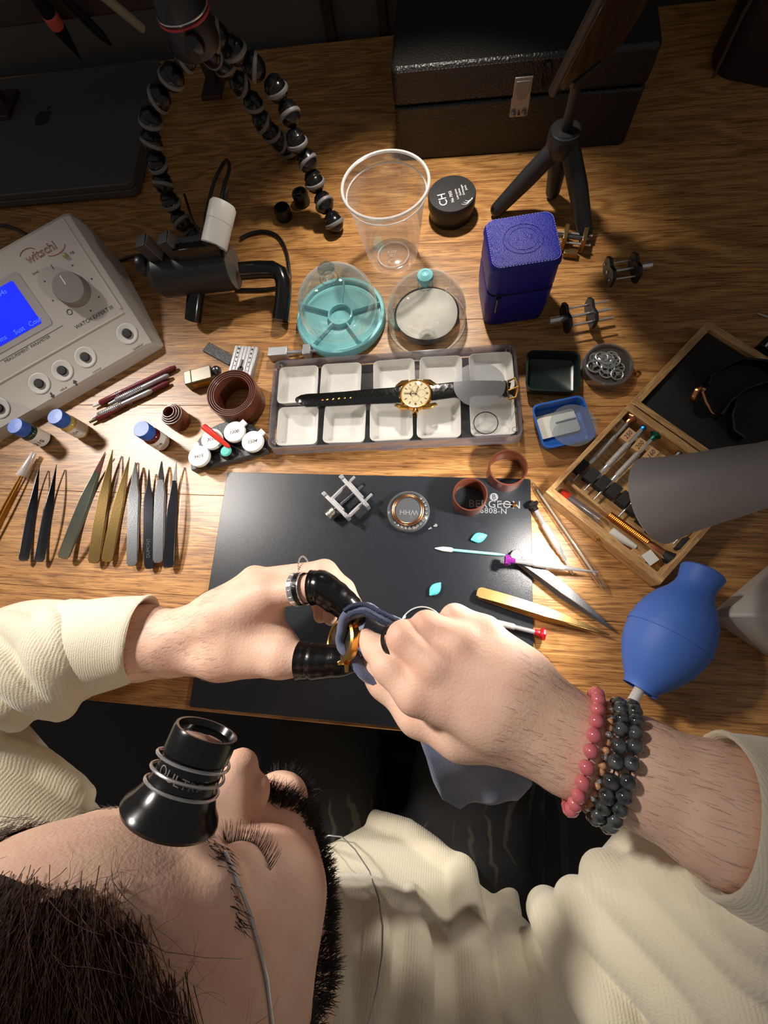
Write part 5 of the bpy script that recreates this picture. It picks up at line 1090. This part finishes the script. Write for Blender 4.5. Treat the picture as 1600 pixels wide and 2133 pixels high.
def cuff(a, b, r0, r1, skew, name='cuff'):
    a = Vector(a); b = Vector(b); X = align(a - PB, b - PB); L2 = (b - a).length; rings = []; n = 72
    iv = X.inverted().to_3x3(); sk = iv @ Vector(skew)
    prf = [(r0 - 3, -6), (r0 + 1, -5), (r0 + 3.4, 0), (r0 + 1.4, 6), (r0, 12), ((r0 + r1) / 2 + 1, L2 * .55), (r1 + .6, L2 - 6), (r1 + .8, L2 - 1.5), (r1 - .6, L2 + .3), (r1 - 2.4, L2 - .6), (r1 - 3, L2 - 6), (r1 - 3.4, L2 * .5), (r0 - 5, 4)]
    for r, z in prf:
        t = max(z, 0) / L2; rings.append([((r + .5 * math.sin(5 * q + 3 * t) + .12 * math.cos(72 * q / 2)) * math.cos(q), (r + .5 * math.sin(5 * q + 3 * t)) * math.sin(q), z + t * r * (sk.x * math.cos(q) + sk.y * math.sin(q))) for q in [2 * math.pi * i / n for i in range(n)]])
    part(MB().loft(rings, X, closed=True), name, m_rib, swo, sharp=70)
cuff(at(160, 1354, 82), at(300, 1328, 86), 42, 35.5, (0, .25, .3)); cuff(at(1650, 1748, 148), at(1486, 1684, 150), 50, 43, (0, .0, .1))
del sw, sb_
# ---------------------------------------------------------------- shorts, shoes and chair
tr_ = SDF((-300, -480, -745), (220, 260, -50), 7.)
for x0, x1 in ((-130, -165), (40, 75)):
    tr_.cap((x0, -330, -165), (x1, 60, -150), 88, 66, 30).cap((x1, 60, -150), (x1, 20, -700), 58, 44, 20)
tr_.ell((-45, -345, -170), (175, 110, 80), 30)
Vt, Ft = tr_.nets(); Vt = relax(Vt, Ft, 2)
m_tr = mat('shorts_print', (22, 21, 22), .9); nt = m_tr.node_tree; N = nt.nodes
wv = N.new('ShaderNodeTexWave'); wv.inputs['Scale'].default_value = 16; wv.inputs['Distortion'].default_value = 9; wv.inputs['Detail'].default_value = 3
ns = N.new('ShaderNodeTexNoise'); ns.inputs['Scale'].default_value = 9; tcn = N.new('ShaderNodeTexCoord')
mlt = N.new('ShaderNodeMath'); mlt.operation = 'MULTIPLY'; rp = N.new('ShaderNodeValToRGB'); rp.color_ramp.elements[0].position = .46; rp.color_ramp.elements[0].color = lin((20, 20, 22)); rp.color_ramp.elements[1].position = .54; rp.color_ramp.elements[1].color = lin((62, 58, 48))
nt.links.new(tcn.outputs['Object'], wv.inputs['Vector']); nt.links.new(tcn.outputs['Object'], ns.inputs['Vector']); nt.links.new(wv.outputs['Fac'], mlt.inputs[0]); nt.links.new(ns.outputs['Fac'], mlt.inputs[1]); nt.links.new(mlt.outputs[0], rp.inputs['Fac']); nt.links.new(rp.outputs['Color'], N['Principled BSDF'].inputs['Base Color'])
put(vmesh('trousers', Vt - PBn, Ft), 'trousers', m_tr, pers, label='dark trousers with a pale streaked print')
for x1 in (-165, 75):
    sh = SDF((x1 - 70, -70, -752), (x1 + 70, 190, -640), 5.); sh.cap((x1, -10, -708), (x1, 120, -718), 42, 30, 10)
    sh.D = np.maximum(sh.D, (-748 - sh.ax[2])[None, None, :]).astype(np.float32)
    V_, F_ = sh.nets(); put(vmesh('shoe', V_ - PBn, F_), 'shoe', M_blackm, pers)
ch = thing('office_chair', 'black office chair under the person, almost out of view', 'chair', (-45, -400, -750))
part(MB().loft([[(x, y_, z) for x, y_ in rrect(w, w, 60, 6)] for z, w in ((420, 400), (435, 460), (470, 470), (490, 440))]), 'seat', M_blackm, ch)
part(MB().cyl((0, 0, 60), (0, 0, 440), 25, n=20), 'column', M_black, ch)
for k in range(5): part(MB().tube([(0, 0, 90), (0, 0, 90 - 1) if False else (150 * math.cos(1.2566 * k), 150 * math.sin(1.2566 * k), 75), (290 * math.cos(1.2566 * k), 290 * math.sin(1.2566 * k), 60)], [26, 20, 16], 12), 'base_arm', M_black, ch); part(MB().ball((290 * math.cos(1.2566 * k), 290 * math.sin(1.2566 * k), 30), 29, 16), 'castor', M_blackm, ch)
# ---------------------------------------------------------------- hair, beard, lashes (strands)
def strands(name, roots, dirs, lens, r, material, seg=4, curl=.25, grav=(0, 0, 0), sides=3, label=None, clump=None, push=None):
    """many thin tapering tubes in one mesh"""
    n = len(roots); P = np.array(roots, float); d = np.array(dirs, float); d /= np.linalg.norm(d, axis=1, keepdims=True) + 1e-9
    L = np.array(lens)[:, None]; rings = []; g = np.array(grav, float)
    for k in range(seg + 1):
        u = np.cross(d, [0.31, .2, .93]); u /= np.linalg.norm(u, axis=1, keepdims=True) + 1e-9; w = np.cross(d, u); rr = r * (1 - .75 * k / seg)
        rings.append(np.stack([P + rr * (u * math.cos(2 * math.pi * j / sides) + w * math.sin(2 * math.pi * j / sides)) for j in range(sides)], 1))
        if k < seg:
            P = P + d * L / seg; d = d + g * (1. / seg) + rng.normal(0, curl / seg, d.shape)
            if push is not None: P, d = push(P, d)
            d /= np.linalg.norm(d, axis=1, keepdims=True) + 1e-9
    V = np.stack(rings, 1).reshape(-1, 3); base = (np.arange(n) * (seg + 1) * sides)[:, None]; F = []
    for k in range(seg):
        for j in range(sides): F.append(np.stack([base[:, 0] + k * sides + j, base[:, 0] + k * sides + (j + 1) % sides, base[:, 0] + (k + 1) * sides + (j + 1) % sides, base[:, 0] + (k + 1) * sides + j], 1))
    return put(vmesh(name, V - PBn, np.concatenate(F)), name, material, pers, kind='stuff', label=label)
def seglen(P, a, b):
    a = np.array(a, float); b = np.array(b, float); t = np.clip((P - a) @ (b - a) / ((b - a) @ (b - a)), 0, 1); return np.linalg.norm(P - a - t[:, None] * (b - a), axis=1)
def pick(mask, n, jit=1.2):
    i = rng.choice(np.where(mask)[0], n); return Vh[i] + rng.normal(0, jit, (n, 3)) * .8, Nh[i]
m_hair = mat('hair_brown', (74, 48, 32), .4, spec=.5); m_beard = mat('beard_black', (32, 24, 20), .45)
X_, Y_, Z_ = Vh.T
# fine dark hairs on both forearms
def arm_hair(V, F, lo_px, hi_px, n, d, name):
    Nn = normals(V, F); t = (V - a3(*lo_px)) @ (a3(*hi_px) - a3(*lo_px)) / np.sum((a3(*hi_px) - a3(*lo_px)) ** 2); c = np.where((t > 0) & (t < 1) & (Nn[:, 2] > -.1))[0]; i = rng.choice(c, n)
    tg = np.array(d, float) - Nn[i] * (Nn[i] @ np.array(d, float))[:, None]
    strands(name, V[i] + rng.normal(0, .6, (n, 3)), tg + Nn[i] * .3 + rng.normal(0, .3, (n, 3)), rng.uniform(6, 13, n), .06, m_beard, 4, .5)
arm_hair(Vl, Fl, (215, 1345, 84), (470, 1310, 95), 900, a3(480, 1275, 90) - a3(250, 1345, 86), 'arm_hair')
arm_hair(Vr, Fr, (1560, 1710, 150), (1060, 1470, 140), 1000, a3(1050, 1500, 140) - a3(1500, 1660, 150), 'arm_hair')
# beard band along the jaw, moustache
bd_ = np.full(len(Vh), 99.)
for sx in (-1, 1):
    for a, b in (((sx * 72, -82, 10), (sx * 70, -76, -40)), ((sx * 70, -76, -40), (sx * 62, -62, -84)), ((sx * 62, -62, -84), (sx * 36, -22, -106)), ((sx * 36, -22, -106), (0, 4, -114))): bd_ = np.minimum(bd_, seglen(Vh, a, b))
mo = np.full(len(Vh), 99.)
for sx in (-1, 1):
    for a, b in (((sx * 2, 20, -56), (sx * 20, 14, -60)), ((sx * 20, 14, -60), (sx * 31, 2, -80)), ((sx * 31, 2, -80), (sx * 24, 0, -104))): mo = np.minimum(mo, seglen(Vh, a, b))
p, n = pick(bd_ < 17, 6500); strands('beard', h2w(p), (n + rng.normal(0, .35, n.shape) + [0, .25, -.35]) @ HR.T, rng.uniform(5, 10, len(p)), .36, m_beard, 3, .5, label='short black beard along the jaw')
p, n = pick(mo < 6.5, 1500); strands('moustache', h2w(p), (n + rng.normal(0, .35, n.shape) + [0, .1, -.6]) @ HR.T, rng.uniform(6, 10, len(p)), .34, m_beard, 3, .4)
# eyebrows and lashes
for sx in (1, -1):
    NB = 90; t = rng.uniform(0, 1, NB); bx = sx * (13 + 40 * t); P = np.stack([bx, 40 + 0 * t, 19 + 5 * np.sin(t * 2.4) + rng.normal(0, 2, NB)], 1); rt = []
    for q in P:
        h, nn, i_, dd = hb.ray_cast(Vector(h2w(q)), Vector(HR @ np.array([0, -1., 0]))); rt.append(h2w(q) if h is None else np.array(h))
    strands('eyebrow', np.array(rt), (np.stack([sx * np.ones(NB), .02 - .5 * t, .3 - .7 * t], 1) + rng.normal(0, .15, (NB, 3))) @ HR.T, rng.uniform(4, 6.5, NB), .2, m_beard, 3, .2)
t = np.linspace(0, 1, 70); P = np.stack([18 + 29 * t, 3.5 + 5 * np.sin(math.pi * t) - 5 * t, -5 - 1.5 * np.sin(math.pi * t)], 1); rt = []
for q in P:
    h, nn, i_, dd = hb.ray_cast(Vector(h2w(q + np.array([0, 30, 0]))), Vector(HR @ np.array([0, -1., 0]))); rt.append(np.array(h))
strands('eyelashes', np.array(rt), (np.stack([-.25 + .8 * t, 1.0 + 0 * t, -.15 + .0 * t], 1) + rng.normal(0, .1, (70, 3))) @ HR.T, rng.uniform(8, 11, 70), .24, m_beard, 4, .1, grav=HR @ np.array([0, 0, .5]))
# scalp hair
hl = 67 + 4 * np.sin(X_ * .35) - 30 * np.clip((-X_ - 5) / 45, 0, 1) ** 1.2 - 14 * np.clip((X_ - 40) / 30, 0, 1) - np.clip(-Y_ - 30, 0, 200) * .9
sc = (Z_ > hl) & (Y_ < 6) & (Z_ > -60)
def lift(P, d):
    q = w2h(P); k = np.sqrt((q[:, 0] / 78) ** 2 + ((q[:, 1] + 90) / 101) ** 2 + ((q[:, 2] - 30) / 91) ** 2); m = k < 1.0
    c = np.array([0, -90, 30]); q[m] = c + (q[m] - c) / k[m][:, None] * 1.0; return h2w(q), d
p, n = pick(sc, 15000, 2.5); tg = np.stack([np.sign(p[:, 0] + 20) * .35 + 0 * p[:, 0], -1 + 0 * p[:, 0], .12 + 0 * p[:, 0]], 1); tg -= n * (tg * n).sum(1, keepdims=True) * .8
strands('hair', h2w(p), (tg + n * .12 + rng.normal(0, .13, n.shape)) @ HR.T, rng.uniform(35, 70, len(p)), .24, m_hair, 6, .5, push=lift, label='dark brown wavy hair')
ed = sc & (Z_ < hl + 22); p, n = pick(ed, 9000, 3.5); tg = np.stack([np.sign(p[:, 0] + 20) * .35 + 0 * p[:, 0], -1 + 0 * p[:, 0], .12 + 0 * p[:, 0]], 1); tg -= n * (tg * n).sum(1, keepdims=True) * .8
strands('hairline_strands', h2w(p), (tg + n * .1 + rng.normal(0, .16, n.shape)) @ HR.T, rng.uniform(25, 55, len(p)), .17, m_hair, 6, .6, push=lift)
fr = sc & (Z_ < hl + 9) & (Y_ > -70); p, n = pick(fr, 170, 2); strands('stray_hairs', h2w(p), (n * .1 + rng.normal(0, .5, n.shape) + [.3, .4, -.6]) @ HR.T, rng.uniform(14, 30, len(p)), .1, m_hair, 8, 2.2, push=lift)
# scalp cap so that no skin shows between the strands
capV = Vh[:] + Nh * 1.0; keep = (sc & (Z_ > hl + 7 + 3 * np.sin(X_ * .6) + 2 * np.sin(X_ * 1.7 + Y_)))[Fh].all(1); put(vmesh('hair_base', h2w(capV) - PBn, Fh[keep]), 'hair_base', mat('hair_base', (44, 29, 20), .7, bump=(300, 1.)), pers)
# ================================================================ things worn and held
hA = Vector(hit(hb, 352, 1702, 24)); A = hA; dA = -(CR.transposed() @ (A - CP)).z; dB = dA + 9; B = CP + ray(432, 1520) * dB; L_ = (B - A).length; LMx = align(A, B)
lo = thing('eye_loupe', 'black eye loupe held on the brow by a steel spring wire', 'loupe', A, M=LMx)
m_bk = mat('bakelite', (15, 15, 16), .2, spec=.6); f_ = L_ / 52; KL = dA / 916 * 102 / 27
KQ = lambda q: [(a * KL, b) for a, b in q]
part(MB().lathe(KQ([(23, -1), (26, 0), (27, 1.6), (26, 4), (22.6, 10 * f_), (19.4, 18 * f_), (18, 25 * f_), (17.6, 36 * f_), (17.6, 37 * f_)]), 48), 'eye_cup', m_bk, lo)
part(MB().lathe(KQ([(17.6, 37 * f_), (18.6, 37.5 * f_), (18.6, 50 * f_), (18, 52 * f_), (16.4, 52 * f_), (15.4, 48 * f_), (0, 47 * f_)]), 48), 'barrel', m_bk, lo)
part(MB().lathe(KQ([(0, 48.5 * f_), (10, 48 * f_), (15.4, 47.2 * f_)]), 32), 'lens', mat('lens_dark', (18, 18, 22), .05, coat=1.), lo)
wire = [((20.2 + .5 * math.sin(3 * a)) * KL * math.cos(a), 20.2 * KL * math.sin(a), (16 + 1.25 * a + 2 * math.sin(a)) * f_) for a in [k * .2 for k in range(88)]]
part(MB().tube(wire, .75, 8), 'spring_wire', M_steel, lo)
vdir = LMx.inverted().to_3x3() @ (CP - LMx @ Vector((0, 0, 30 * f_))); fa = math.atan2(vdir.y, vdir.x); up = LMx.inverted().to_3x3() @ Vector((1, 0, 0)); 
XT = TR(0, 0, 27 * f_) @ Matrix.Rotation(fa, 4, 'Z') @ TR(18.1, 0, 0) @ RY(90) @ RZ(90)
tx_ = text('OULTRE', 6.2, Matrix.Identity(4), mat('loupe_print', (176, 172, 166), .5), lo, ext=.05)
for v in tx_.data.vertices:
    a = fa - .16 + (v.co.x / S) / (18.2 * KL); z = 27 * f_ + v.co.y / S - .12 * (v.co.x / S); v.co = Vector((18.1 * KL * math.cos(a), 18.1 * KL * math.sin(a), z)) * S
hp = []
for px, py in ((439, 1700), (437, 1722), (446, 1740), (470, 1778), (497, 1840), (520, 1900), (540, 1970), (556, 2040), (567, 2133), (572, 2200)):
    h = hit(hb, px, py, 2.0); 
    if h is not None: hp.append(tuple(LMx.inverted() @ Vector(h)))
part(MB().tube([wire[0]] + hp, .8, 8), 'head_wire', M_steel, lo)
tbs = bvh(Vs, Fs); hp = []
for px, py in ((652, 1752), (685, 1740), (712, 1743), (740, 1770), (770, 1815), (788, 1870), (797, 1930), (796, 1990), (786, 2060), (768, 2133), (740, 2220)):
    h = hit(tbs, px, py, 26)
    if h is not None: hp.append(tuple(LMx.inverted() @ Vector(h)))
if hp: part(MB().tube([tuple(LMx.inverted() @ Vector(h2w((30, -8, -104))))] + hp, .7, 8), 'wire_end', M_steel, lo)
# finger cots of black rubber (worn: part of the person)
m_cot = mat('cot_rubber', (14, 14, 15), .22, spec=.6, bump=(130, .9))
def cot(pts, rr, name='finger_cot'):
    P = [Vector(p) for p in pts]; Q = []; r2 = []
    for i in range(len(P) - 1):
        for k in range(9):
            t = k / 9; Q.append(P[i].lerp(P[i + 1], t)); r2.append(rr[i] + (rr[i + 1] - rr[i]) * t + 1.5 + .22 * math.sin(len(Q) * 1.7) + .2 * math.sin(len(Q) * .9))
    Q.append(P[-1]); r2.append(rr[-1]); e = (P[-1] - P[-2]).normalized()
    for k in range(1, 5): Q.append(P[-1] + e * rr[-1] * math.sin(k * math.pi / 8)); r2.append(max(rr[-1] * math.cos(k * math.pi / 8), .3))
    for _ in range(3): Q = [Q[0]] + [(Q[i - 1] + Q[i] * 2 + Q[i + 1]) / 4 for i in range(1, len(Q) - 1)] + [Q[-1]]
    o = part(MB().tube([q - PB for q in Q], r2, 20), name, m_cot, pers, label='black rubber finger cot')
    t0 = (Q[1] - Q[0]).normalized(); part(MB().torus(rr[0] + .1, .9, 24, 8, Matrix.Translation(Q[0] - PB) @ t0.to_track_quat('Z', 'Y').to_matrix().to_4x4()), 'rolled_edge', m_cot, o)
cot([a3(650, 1224, 118), a3(670, 1223, 119), a3(716, 1257, 113), a3(742, 1283, 106)], [12.2, 12, 10.4, 8.8])
cot([a3(624, 1376, 102), a3(662, 1378, 103), a3(732, 1376, 106)], [13.6, 12.6, 9.8])
def band(name, label, c, d, Rr, prof, m=None, parts=None):
    X = Matrix.Translation(c) @ Vector(d).to_track_quat('Z', 'Y').to_matrix().to_4x4(); t = thing(name, label, 'ring', c, M=X)
    for nm, mm, pr in prof: part(MB().lathe(pr, 36, closed=True), nm, mm, t)
    return t
c = Vector(a3(625, 1227, 115.5)); d = Vector(a3(668, 1222, 119) - iM)
rg = band('finger_ring', 'wide silver and black ring on the left index finger', c, d, 12.4, [('silver_band', M_chrome, [(12, -5), (13, -5), (13.2, -.4), (12, -.4)]), ('black_band', mat('ring_black', (30, 28, 28), .3, .6, bump=(500, 1.)), [(12, -.2), (13.1, -.2), (13.1, 4.4), (12, 4.4)]), ('edge', M_chrome, [(12.4, 4.2), (13.4, 4.2), (13.4, 5), (12.4, 5)])], None)
for k in range(14): part(MB().box(13.2, 0, -2.7, .7, 3.6, 3.4, RZ(360 / 14 * k)), 'link', M_steel, rg, .3)
c = Vector(a3(634, 1188, 100)); d = Vector(a3(676, 1192, 104) - mM)
cb = thing('chain_ring', 'thin silver chain ring on the left middle finger', 'ring', c, M=Matrix.Translation(c) @ d.to_track_quat('Z', 'Y').to_matrix().to_4x4(), )
for k in range(36): part(MB().ball((11.8 * math.cos(k * .1745), 11.8 * math.sin(k * .1745), 0), .85, 8), 'bead', M_chrome, cb)
c = Vector(a3(850, 1345, 141)); d = Vector(mM2 - a3(842, 1328, 148)) + Vector((-4, -7, 10))
pp_ = Vector(a3(842, 1328, 148)); dd_ = Vector(a3(818, 1352, 128))
band('rubber_loop', 'black rubber loop round the right middle finger', pp_.lerp(dd_, .3), pp_ - dd_, 14, [('loop', M_rubber, [(12.4, -2), (14, -2.2), (14.6, 0), (14, 2.2), (12.4, 2)])])
# ---------------------------------------------------------------- bead bracelets on the right wrist
axd = Vector(a3(1500, 1690, 150) - a3(1185, 1550, 132)).normalized()
def bracelet(px, py, z, tilt, r, m, label, name, gap=1.0, m2=None, every=0, lift_=0.):
    c = Vector(at(px, py, z)); n = (axd + Vector(tilt)).normalized(); u = n.orthogonal().normalized(); v = n.cross(u)
    pts = []
    for k in range(180):
        a = 2 * math.pi * k / 180; dd = u * math.cos(a) + v * math.sin(a); h, nn, i_, t_ = rb_.ray_cast(c + dd * 90, -dd)
        pts.append((h if h is not None else c + dd * 28) + dd * (r + .3 + lift_))
    for _ in range(8): pts = [(pts[i - 1] + pts[i] * 2 + pts[(i + 1) % 180]) / 4 for i in range(180)]
    per = sum((pts[i] - pts[i - 1]).length for i in range(180)); nb = int(per / (2 * r * gap)); st_ = per / nb
    t = thing(name, label, 'bracelet', c, group='bracelets on the right wrist'); acc = 0.; nxt = 0.; k = 0
    b1 = MB().ball((0, 0, 0), r, 12).mesh('bead')
    b3 = MB().ball((0, 0, 0), r, 10).mesh('bead') if m2 else None
    for i in range(180):
        acc += (pts[i] - pts[i - 1]).length
        if acc >= nxt and k < nb:
            alt = m2 is not None and every and k % every == 0
            o = put(b3 if alt else b1, 'bead', m2 if alt else m, t); q = pts[i] - c; o.location = q * S; o.rotation_euler = (k, k * 2, 0); k += 1; nxt += st_
    part(MB().tube([q - c for q in pts[::6]], .5, 6, closed=True), 'cord', M_rubber, t)
bracelet(1217, 1548, 133, (.05, .0, 0), 4.4, mat('bead_pink', (214, 112, 120), .2, coat=.6, sss=.1), 'bracelet of shiny pink stone beads', 'bead_bracelet')
bracelet(1245, 1556, 134, (.05, 0, 0), 2.1, mat('bead_tan', (206, 152, 112), .35), 'thin bracelet of small tan and silver beads', 'bead_bracelet', 1.0, M_chrome, 3)
m_bb = mat('bead_black', (34, 36, 38), .16, coat=.5, var=(160, .5, (92, 96, 98)))
bracelet(1264, 1564, 135, (.05, 0, 0), 4.6, m_bb, 'bracelet of mottled black stone beads next to the tan one', 'bead_bracelet')
bracelet(1290, 1574, 136, (.05, 0, 0), 4.4, m_bb, 'bracelet of mottled black stone beads nearest the sleeve', 'bead_bracelet')
# ---------------------------------------------------------------- watch case being polished
c = Vector(a3(714, 1336, 111)); zd = Vector((-.7, .1, .7)).normalized(); wc = thing('watch_case', 'gold watch case held between the fingers and the cloth', 'watch case', c, M=Matrix.Translation(c) @ zd.to_track_quat('Z', 'Y').to_matrix().to_4x4())
part(MB().lathe([(15, -4), (18, -3), (18.6, 0), (18, 3), (16, 4), (15, 3.4), (15, -3)], 48, closed=True), 'case_ring', M_gold, wc)
part(MB().lathe([(0, 2.6), (15.2, 2.4)], 32), 'case_back', mat('case_inside', (120, 108, 92), .3, .8, var=(120, .4)), wc)
for k in (0, 1, 2, 3): part(MB().tube([(14 * (1 if k < 2 else -1), 12 * (1 if k % 2 else -1), 0), (20 * (1 if k < 2 else -1), 11 * (1 if k % 2 else -1), -2)], [2.4, 1.6], 8), 'lug', M_gold, wc)
# ---------------------------------------------------------------- blue-grey polishing cloth
m_cl = mat('cloth_blue', (92, 100, 130), .92, sheen=.4, bump=(1100, .7)); clm = MB(); O_ = Vector(a3(790, 1345, 118))
P1 = Vector(a3(868, 1402, 120))
def sheet(rows):
    n = len(rows[0]); vs_ = [tuple(q - O_) for r in rows for q in r]; clm.add(vs_, [(j * n + i, j * n + i + 1, (j + 1) * n + i + 1, (j + 1) * n + i) for j in range(len(rows) - 1) for i in range(n - 1)])
rim = [(862, 1322, 134), (830, 1304, 137), (790, 1284, 138), (757, 1268, 134), (728, 1276, 128), (710, 1304, 123), (708, 1334, 120), (722, 1364, 119), (748, 1394, 119), (782, 1424, 117), (815, 1440, 110)]
RP = [Vector(a3(*p)) for p in rim]; fine = []
for i in range(len(RP) - 1):
    p0, p1, p2, p3 = RP[max(i - 1, 0)], RP[i], RP[i + 1], RP[min(i + 2, len(RP) - 1)]
    for k in range(6):
        t = k / 6; fine.append(.5 * ((2 * p1) + (p2 - p0) * t + (2 * p0 - 5 * p1 + 4 * p2 - p3) * t * t + (3 * p1 - p0 - 3 * p2 + p3) * t ** 3))
fine.append(RP[-1]); cen = Vector(a3(790, 1358, 118)); rows = []
for dz, off in ((-34, 2), (-24, 3.4), (-14, 4), (-6, 3.8), (-1.5, 2.6), (0, 0.4), (-1.5, -2), (-6, -3.6), (-14, -4.4), (-24, -6), (-34, -10)):
    row = []
    for k, q in enumerate(fine):
        t = (fine[min(k + 1, len(fine) - 1)] - fine[max(k - 1, 0)]); n_ = Vector((t.y, -t.x, 0)).normalized()
        if n_.dot(Vector((q.x - cen.x, q.y - cen.y, 0))) < 0: n_ = -n_
        w = .9 * math.sin(k * .55 + dz * .12); row.append(q + n_ * (off + w) + Vector((0, 0, dz + .6 * math.sin(k * .8))))
    rows.append(row)
sheet(rows)
top = [(905, 1440, 104), (950, 1500, 98), (990, 1556, 92), (1005, 1600, 70), (1015, 1640, 48), (1020, 1672, 30)]; wid = [24, 30, 36, 38, 36, 24]; rows = []
for j in range(26):
    t = j / 25 * (len(top) - 1); k = min(int(t), len(top) - 2); f2 = t - k; c = Vector(a3(*top[k])).lerp(Vector(a3(*top[k + 1])), f2); w_ = wid[k] + (wid[k + 1] - wid[k]) * f2; row = []
    for i in range(21):
        s_ = -1 + 2 * i / 20; row.append(c + Vector((w_ * s_, .25 * w_ * s_ - 4 * s_ * s_, 5 * math.sin(3.1 * s_ + j * .25) - 9 * s_ * s_ + (4 * math.cos(5 * s_) if j > 8 else 0))))
    rows.append(row)
sheet(rows)
rows = []
for j in range(8):
    t = j / 7; c = P1.lerp(Vector(a3(905, 1440, 104)), t) - Vector((0, 0, 12 * (1 - t))); rows.append([c + Vector((22 * s_ * .8, 22 * s_ * .6, -3 * s_ * s_)) for s_ in (-1, -.5, 0, .5, 1)])
sheet(rows)
co = thing('polishing_cloth', 'blue grey microfibre cloth wrapped round the right index finger', 'cloth', O_)
o = part(clm, 'fabric', m_cl, co, sharp=80); so = o.modifiers.new('thick', 'SOLIDIFY'); so.thickness = .0013; so.offset = 0
hm = MB()
for off, dz in ((3.2, .8), (-2.4, .6)):
    Q = []
    for k in range(0, 26):
        t = fine[min(k + 1, len(fine) - 1)] - fine[max(k - 1, 0)]; n_ = Vector((t.y, -t.x, 0)).normalized()
        if n_.dot(Vector((fine[k].x - cen.x, fine[k].y - cen.y, 0))) < 0: n_ = -n_
        Q.append(fine[k] + n_ * off + Vector((0, 0, dz)) - O_)
    part(MB().tube(Q, [1.5 + .35 * (k % 2) for k in range(len(Q))], 8), 'hem', mat('hem_blue', (50, 58, 80), .95, bump=(700, 1.5)), co)
